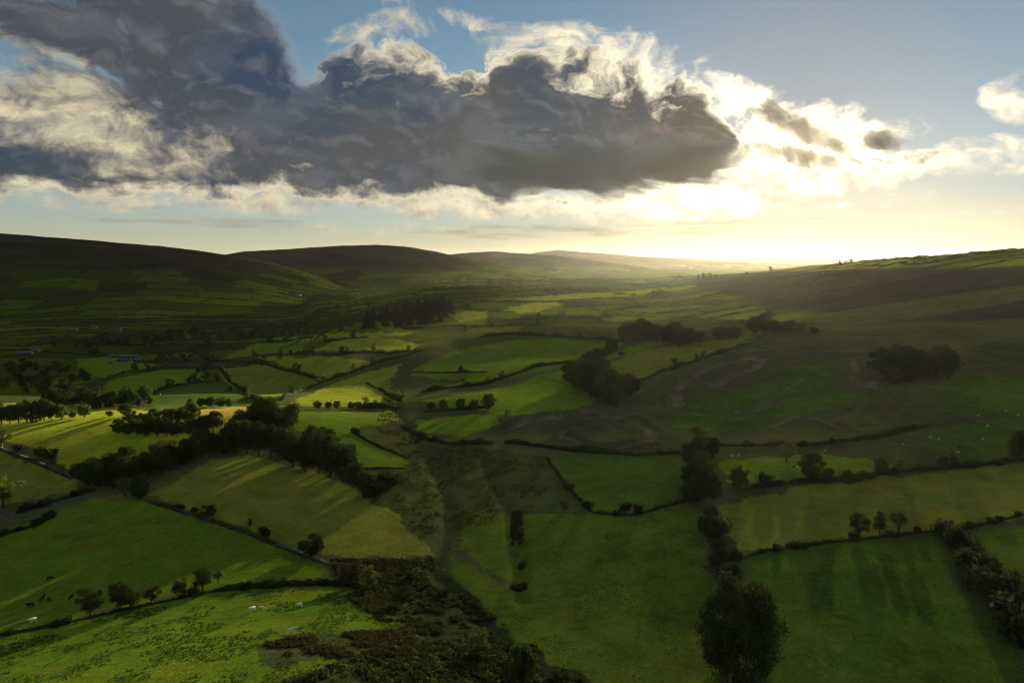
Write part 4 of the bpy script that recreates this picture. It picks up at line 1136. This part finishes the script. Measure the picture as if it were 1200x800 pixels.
# ------------------------------------------------------------------ lane and yard
def strip(name, pts, half, mat, lift, label, cat):
    P = path_at(pts, 3.0)[:, :2]
    d = np.gradient(P, axis=0); d /= np.linalg.norm(d, axis=1, keepdims=True) + 1e-9
    L = P + np.stack([-d[:, 1], d[:, 0]], -1) * half; R = P - np.stack([-d[:, 1], d[:, 0]], -1) * half
    V = np.stack([L, P, R], 1).reshape(-1, 2); V = np.column_stack([V, height(V[:, 0], V[:, 1]) + lift])
    n = len(P); i, k = np.meshgrid(np.arange(n - 1), np.arange(2), indexing='ij')
    Q = np.stack([i * 3 + k, (i + 1) * 3 + k, (i + 1) * 3 + k + 1, i * 3 + k + 1], -1).reshape(-1, 4)
    tag(obj(name, new_mesh(name, V, Q), mat), label, cat, kind='structure')
strip('lane', [(-60, 622), (-20, 612), (8, 603), (40, 596), (70, 588), (110, 577)], 2.4, M_LANE, .12, 'narrow grey lane between two ragged hedges', 'lane')

# ------------------------------------------------------------------ buildings
def box(x0, x1, y0, y1, z0, z1):
    v = [(x, y, z) for x in (x0, x1) for y in (y0, y1) for z in (z0, z1)]
    return np.array(v, float), np.array([(0, 1, 3, 2), (4, 6, 7, 5), (0, 4, 5, 1), (2, 3, 7, 6), (0, 2, 6, 4), (1, 5, 7, 3)])
def gable(w, d, z0, rise, over=.35, th=.18):
    """two pitched roof slopes along x with thickness"""
    parts = []
    for s in (-1, 1):
        y1, zr = s * (d / 2 + over), z0 - over * rise / (d / 2)
        a = np.array([(-w / 2 - over, 0, z0 + rise), (w / 2 + over, 0, z0 + rise), (w / 2 + over, y1, zr), (-w / 2 - over, y1, zr)])
        v = np.vstack([a, a + (0, 0, th)])
        parts.append((v, np.array([(0, 1, 2, 3), (4, 5, 6, 7), (0, 1, 5, 4), (1, 2, 6, 5), (2, 3, 7, 6), (3, 0, 4, 7)])))
    return join(parts)
def walls(w, d, h, rise):
    v = np.array([(-w / 2, -d / 2, -1.5), (w / 2, -d / 2, -1.5), (w / 2, d / 2, -1.5), (-w / 2, d / 2, -1.5), (-w / 2, -d / 2, h), (w / 2, -d / 2, h), (w / 2, d / 2, h), (-w / 2, d / 2, h), (-w / 2, 0, h + rise), (w / 2, 0, h + rise)], float)
    return v, [(0, 1, 5, 4), (2, 3, 7, 6), (0, 3, 2, 1)], [(1, 2, 6), (1, 6, 5), (5, 6, 9), (3, 0, 4), (3, 4, 7), (4, 8, 7)]
def building(px, py, w, d, h, rise, rot, wall, roof, label, house=True, group=None, bays=2):
    g = ground_at([px], [py])[0]
    e = bpy.data.objects.new('house' if house else 'farm_shed', None); COL.objects.link(e); e.location = (g[0], g[1], g[2] + .1); e.rotation_euler = (0, 0, rad(rot))
    v, q, t = walls(w, d, h, rise)
    obj('wall', new_mesh('wall', v, q, t), wall, e)
    rf = obj('roof', new_mesh('roof', *gable(w, d, h + .02, rise)), roof, e)
    def add(nm, b, mat, par=e): return obj(nm, new_mesh(nm, *b), mat, par)
    if house:
        for s in (-1, 1): add('chimney', box(s * w * .44 - .4, s * w * .44 + .4, -.4, .4, h + rise * .6, h + rise + 1.1), wall, rf)
        n = max(2, int(w / 3))
        for f in range(1 if h < 4 else 2):
            for i in range(n):
                x = -w / 2 + (i + .5) * w / n
                if f == 0 and i == n // 2: add('door', box(x - .5, x + .5, -d / 2 - .06, -d / 2 + .1, 0, 2.1), M_DOOR); continue
                wi = add('window', box(x - .5, x + .5, -d / 2 - .04, -d / 2 + .1, 1 + f * 2.6, 2.2 + f * 2.6), M_GLASS)
                add('sill', box(x - .6, x + .6, -d / 2 - .14, -d / 2 + .05, .88 + f * 2.6, .99 + f * 2.6), M_CONC, wi)
    else:
        for i in range(bays):
            x = -w / 2 + (i + .5) * w / bays; k = w / bays * .34
            add('doorway', box(x - k, x + k, -d / 2 - .05, -d / 2 + .2, 0, h * .82), M_SHADE)  # dark panel painting the shade inside the open shed
        for i in range(3): add('roof_light', box(-w / 3 + i * w / 3 - 1, -w / 3 + i * w / 3 + 1, -d / 4 - .8, -d / 4 + .8, h + rise * .5 + .1, h + rise * .5 + .32), M_TIN, rf)
    tag(e, label, 'house' if house else 'shed', group)
building(150, 419, 36, 16, 4.2, 2.6, 8, M_GREYW, M_TIN, 'longest pale roofed shed in the valley farmyard', False, bays=4)
building(131, 419, 15, 12, 4.5, 2.4, 80, M_GREYW, M_TIN, 'pale metal shed standing end on in the farmyard', False)
building(146, 423, 26, 12, 3.6, 2.2, -6, M_GREYW, M_TINBLUE, 'blue roofed shed in front of the longest farmyard shed', False, bays=3)
building(163, 423, 20, 12, 3.6, 2.2, -10, M_GREYW, M_TIN, 'small pale roofed shed beside the farmyard concrete', False, bays=2)
building(129, 427, 9, 7, 2.6, 2.2, 20, M_WHITE, M_SLATE, 'low white cottage below the farmyard sheds')
building(111, 385, 16, 8, 5.2, 3.0, 15, M_WHITE, M_SLATE, 'bright white house among dark trees behind the farmyard')
building(136, 387, 30, 14, 4, 2.4, 5, M_WHITE, M_TIN, 'long pale shed in the fields behind the white house', False, bays=3)
building(86, 387, 26, 10, 3, 2, 0, M_GREYW, M_TIN, 'low pale shed left of the bright white house', False, bays=3)
building(221, 396, 12, 8, 5.4, 3.2, 60, M_WHITE, M_SLATE, 'tall white gable house in the belt of trees')
building(250, 395, 14, 8, 3.2, 2.6, 10, M_GREYW, M_SLATE, 'grey bungalow beside the tall gable house')
building(30, 415, 26, 14, 4, 2.4, 10, M_GREYW, M_TINBLUE, 'blue roofed shed beside the pale sunlit valley field', False, bays=3)
building(42, 412, 16, 12, 4.4, 2.4, -15, M_GREYW, M_TIN, 'pale roofed shed next to the lone blue roofed one', False)
building(342, 374, 18, 9, 5, 3, 0, M_WHITE, M_SLATE, 'white house in the scattered village trees')
building(318, 376, 16, 9, 5, 3, 25, M_WHITE, M_SLATE, 'white house at the near end of the village trees')
building(419, 350, 26, 12, 6, 3.4, 5, M_WHITE, M_SLATE, 'lone white house on the far valley side')
building(348, 347, 34, 16, 5, 3, 0, M_GREYW, M_TIN, 'far pale shed on the valley side', False, bays=3)
building(6, 357, 40, 18, 5, 3, 0, M_GREYW, M_TIN, 'far pale shed under the dark hill', False, bays=3)

# ------------------------------------------------------------------ fences
POST = new_mesh('post', *tube([(0, 0, -.4), (0, 0, 1.25), (0, 0, 1.3)], [.09, .085, .02], 6)); POST.materials.append(M_WOOD)
def fence(pts, label, every=3.5):
    P = path_at(pts, 3.0)[:, :2]
    seg = np.hypot(*np.diff(P, axis=0).T); S = np.concatenate([[0], np.cumsum(seg)]); n = int(S[-1] / every)
    s = np.linspace(0, S[-1], n + 1); x = np.interp(s, S, P[:, 0]); y = np.interp(s, S, P[:, 1]); z = height(x, y)
    e = bpy.data.objects.new('wire_fence', None); COL.objects.link(e); e.location = (x[0], y[0], z[0])
    r = random.Random(len(pts) + n)
    for i in range(n + 1):
        o = bpy.data.objects.new('post', POST); COL.objects.link(o); o.parent = e
        o.location = (x[i] - x[0], y[i] - y[0], z[i] - z[0]); o.rotation_euler = (r.uniform(-.07, .07), r.uniform(-.07, .07), r.uniform(0, 6)); k = r.uniform(.95, 1.3); o.scale = (1.4, 1.4, k)
    for hz in (.45, .8, 1.15):
        obj('wire', new_mesh('wire', *tube(np.column_stack([x - x[0], y - y[0], z - z[0] + hz]), np.full(n + 1, .011), 3)), M_WIRE, e)
    tag(e, label, 'fence')
fence([(528, 640), (560, 662), (600, 688)], 'wire fence with wooden posts crossing the hollow below the bog')
fence([(388, 652), (440, 651), (508, 656)], 'wire fence along the foot of the olive pasture')
fence([(440, 590), (470, 615), (510, 653)], 'wire fence between the olive pasture and the rushy ground')
fence([(560, 527), (575, 560), (598, 600), (606, 640)], 'wire fence along the straight ditch through the bog')
fence([(480, 604), (560, 600), (655, 596)], 'wire fence along the near edge of the brown bog')

# ------------------------------------------------------------------ animals
def skinned(name, verts, edges, radii, mat, root=0):
    me = bpy.data.meshes.new(name); me.from_pydata(verts, edges, [])
    o = bpy.data.objects.new(name, me); COL.objects.link(o)
    o.modifiers.new('skin', 'SKIN')
    for i, r in enumerate(radii):
        me.skin_vertices[0].data[i].radius = (r, r) if not isinstance(r, tuple) else r
        me.skin_vertices[0].data[i].use_root = (i == root)
    o.modifiers.new('sub', 'SUBSURF').levels = 1
    dg = bpy.context.evaluated_depsgraph_get(); dg.update()
    out = bpy.data.meshes.new_from_object(o.evaluated_get(dg)); out.name = name
    bpy.data.objects.remove(o); bpy.data.meshes.remove(me)
    out.polygons.foreach_set('use_smooth', np.ones(len(out.polygons), bool))
    out.materials.clear(); out.materials.append(mat)
    return out
def beast(grazing, mat, name, woolly=False):
    """one continuous body: trunk, neck, head, four jointed legs, tail, ears"""
    k = 1.12 if woolly else 1.0
    V = [(0, 0, 1.12), (-.72, 0, 1.16), (.62, 0, 1.16)]; R = [(.40 * k, .36 * k), (.34 * k, .31 * k), (.35 * k, .29 * k)]
    E = [(0, 1), (0, 2)]
    if grazing: hd = [(1.0, 0, .98), (1.28, 0, .55), (1.42, 0, .22), (1.5, 0, .08)]
    else: hd = [(1.0, 0, 1.42), (1.22, 0, 1.62), (1.5, 0, 1.52), (1.66, 0, 1.42)]
    p = 2
    for q_, r in zip(hd, (.2, .16, .13, .09)): V.append(q_); R.append((r * k, r * k)); E.append((p, len(V) - 1)); p = len(V) - 1
    poll = 4
    for s in (-1, 1):
        c = V[poll]; V.append((c[0] - .03, s * .24, c[2] + .04)); R.append((.035, .035)); E.append((poll, len(V) - 1))
    for bx, hind in ((-.72, True), (.62, False)):
        for s in (-1, 1):
            b = 1 if hind else 2
            pts = [(bx + .04, s * .22, .82), (bx - (.12 if hind else -.02), s * .23, .46), (bx - (.06 if hind else .0), s * .23, .2), (bx, s * .23, .02)]
            p = b
            for q_, r in zip(pts, (.15, .085, .065, .07)): V.append(q_); R.append((r, r)); E.append((p, len(V) - 1)); p = len(V) - 1
    V += [(-1.06, 0, 1.12), (-1.12, 0, .62)]; R += [(.05, .05), (.035, .035)]; E += [(1, len(V) - 2), (len(V) - 2, len(V) - 1)]
    return skinned(name, V, E, R, mat)
B_BLACK, B_WHITE, B_PIED, B_SHEEP = [beast(True, M_BLACKCOW, 'cow'), beast(False, M_BLACKCOW, 'cow')], [beast(True, M_WHITECOW, 'cow'), beast(False, M_WHITECOW, 'cow')], [beast(False, M_PIED, 'cow')], [beast(True, M_WOOL, 'sheep', True), beast(False, M_WOOL, 'sheep', True)]
AN = []
for k, (px, py) in enumerate([(59, 679), (49, 704), (58, 704), (36, 711), (84, 701), (117, 695)]):
    AN.append(([B_BLACK[k % 2]], px, py, 1.05, 20 + 61 * k, 'cow', ['black cow grazing apart, farthest out in the bright near pasture', 'black cow grazing shoulder to shoulder with another', 'black cow standing beside the grazing one', 'black cow grazing near the white cow', 'dark cow standing alone by the first hawthorn', 'dark cow half hidden behind the wide hawthorn'][k], 'black cattle in the near pasture'))
AN += [([B_WHITE[1]], 39, 729, 1.15, 250, 'cow', 'white cow standing below the black cattle by the thin hedge', None), ([B_WHITE[1]], 296, 716, 1.15, 245, 'cow', 'white cow standing on the near tufty slope beside its calf', None), ([B_WHITE[0]], 306, 713, .7, 30, 'cow', 'small pale calf beside the white cow', None),
       ([B_WHITE[0]], 351, 711, 1.05, 160, 'cow', 'white cow grazing just under the bushy hedge', None), ([B_WHITE[1]], 341, 742, 1.1, 20, 'cow', 'white cow at the edge of the rough brown patch', None),
       (B_PIED, 929, 549, 1.15, 250, 'cow', 'black and white cow beside the large round tree', None), (B_PIED, 934, 550, 1.15, 60, 'cow', 'second black and white cow, close against the first', None),
       ([B_BLACK[0]], 1124, 525, 1.05, 90, 'cow', 'single black cow among the scattered sheep', None)]
for k, (px, py) in enumerate([(967, 529), (858, 535), (866, 534), (1058, 521), (1090, 513), (1100, 516), (1147, 488), (1179, 482), (1193, 487), (1157, 500), (1152, 515), (1123, 531)]):
    AN.append(([B_SHEEP[k % 2]], px, py, .75, 40 + 77 * k, 'sheep', 'white sheep scattered over the shaded pastures below the moor' if k > 2 else 'white sheep in the bright strip behind the tree column', 'sheep below the moor' if k > 2 else 'sheep in the bright strip'))
for k, (px, py) in enumerate([(208, 459), (203, 460), (247, 457), (188, 463)]):
    AN.append(([B_SHEEP[k % 2]], px, py, .8, 10 + 91 * k, 'sheep', 'tiny white sheep in the shaded valley field below the farmyard', 'sheep below the farmyard'))
G = ground_at([a[1] for a in AN], [a[2] for a in AN])
for (L, px, py, s, rz, nm, lab, grp), g in zip(AN, G):
    o = bpy.data.objects.new(nm, prng.choice(L)); COL.objects.link(o); o.location = (g[0], g[1], g[2] - .02); o.scale = (s, s, s); o.rotation_euler = (0, 0, rad(rz))
    tag(o, lab, nm, grp)

# ------------------------------------------------------------------ clouds that stand between the land and the sun
def cloud_material(name, dens, col, g):
    m = bpy.data.materials.new(name); m.use_nodes = True
    t = m.node_tree; t.nodes.clear()
    out = t.nodes.new('ShaderNodeOutputMaterial'); v = t.nodes.new('ShaderNodeVolumePrincipled')
    v.inputs['Color'].default_value = (*col, 1); v.inputs['Density'].default_value = dens; v.inputs['Anisotropy'].default_value = g
    t.links.new(v.outputs[0], out.inputs['Volume'])
    return m
def cloud(px, py, wpx, hpx, dist, depth_m, tilt, label, seed, mat, sub=5, rough=.45):
    d = pix_dir(px, py) ; c = Vector((0, 0, CAM_Z)) + Vector(d) * dist
    bm = bmesh.new(); bmesh.ops.create_icosphere(bm, subdivisions=sub, radius=1.0)
    V = np.array([v.co[:] for v in bm.verts])
    k = dist / FPX
    S = np.array([wpx * k / 2, depth_m / 2, hpx * k / 2])
    n = np.zeros(len(V)); amp = 1.0; f = 1.7
    ar = S / S.min()
    ar = np.minimum(ar, 5)
    for o_ in range(4):
        q = V * ar * f * .7 + seed * 3.1 + o_ * 5
        n += amp * (vnoise(q[:, 0] + q[:, 2] * .7, q[:, 1] * .6 + q[:, 2], seed + o_) - .45); amp *= .55; f *= 2.1
    V = V * (1 + rough * n)[:, None] * S
    V[:, 2] = np.where(V[:, 2] < 0, V[:, 2] * .75, V[:, 2])
    a = rad(tilt); V = np.stack([V[:, 0] * math.cos(a) - V[:, 2] * math.sin(a), V[:, 1], V[:, 0] * math.sin(a) + V[:, 2] * math.cos(a)], -1)
    b = -math.atan2(d[0], d[1])
    V = np.stack([V[:, 0] * math.cos(b) - V[:, 1] * math.sin(b), V[:, 0] * math.sin(b) + V[:, 1] * math.cos(b), V[:, 2]], -1)
    for v, p in zip(bm.verts, V): v.co = p
    me = bpy.data.meshes.new('cloud'); bm.to_mesh(me); bm.free()
    o = obj('cloud', me, mat); o.location = c
    tag(o, label, 'cloud')
    return o
M_CLOUD = cloud_material('cloud_mass', .0017, (.10, .145, .22), -.2)
M_WISP = cloud_material('cloud_piece', .004, (.16, .15, .12), .0)
cloud(700, 199, 272, 56, 9000, 1500, 0, 'dark base of the big cloud bank beside the sun', 1, M_CLOUD, 6, 1.0)
cloud(812, 193, 84, 38, 9000, 1200, 8, 'dark end of the big cloud bank nearest the glare', 7, M_CLOUD, 5, .9)
cloud(930, 149, 118, 25, 8000, 420, -29, 'long dark slanting cloud in front of the glare', 3, M_WISP, 5, .9)
cloud(932, 183, 80, 19, 8000, 420, -14, 'thin dark wisp below the slanting cloud in the glare', 4, M_WISP, 5, .8)
cloud(1031, 167, 34, 20, 8000, 400, 0, 'small dark cloud piece right of the glare', 5, M_WISP, 5, .9)

# ------------------------------------------------------------------ the air
def build_haze():
    me = new_mesh('haze', [(x, y, z) for x in (-16000, 16000) for y in (-3000, 15500) for z in (-140, 330)],
                  [(0, 1, 3, 2), (4, 6, 7, 5), (0, 4, 5, 1), (2, 3, 7, 6), (0, 2, 6, 4), (1, 5, 7, 3)])
    m = bpy.data.materials.new('air'); m.use_nodes = True
    t = m.node_tree; t.nodes.clear()
    out = t.nodes.new('ShaderNodeOutputMaterial'); v = t.nodes.new('ShaderNodeVolumePrincipled')
    v.inputs['Color'].default_value = (0.96, 0.93, 0.86, 1)
    v.inputs['Density'].default_value = HAZE_DENSITY
    v.inputs['Anisotropy'].default_value = 0.68
    t.links.new(v.outputs[0], out.inputs['Volume'])
    o = obj('haze', me, m)
    tag(o, 'thin golden haze lying over the whole valley', 'haze', kind='stuff')
HAZE_DENSITY = 0.4e-5
build_haze()
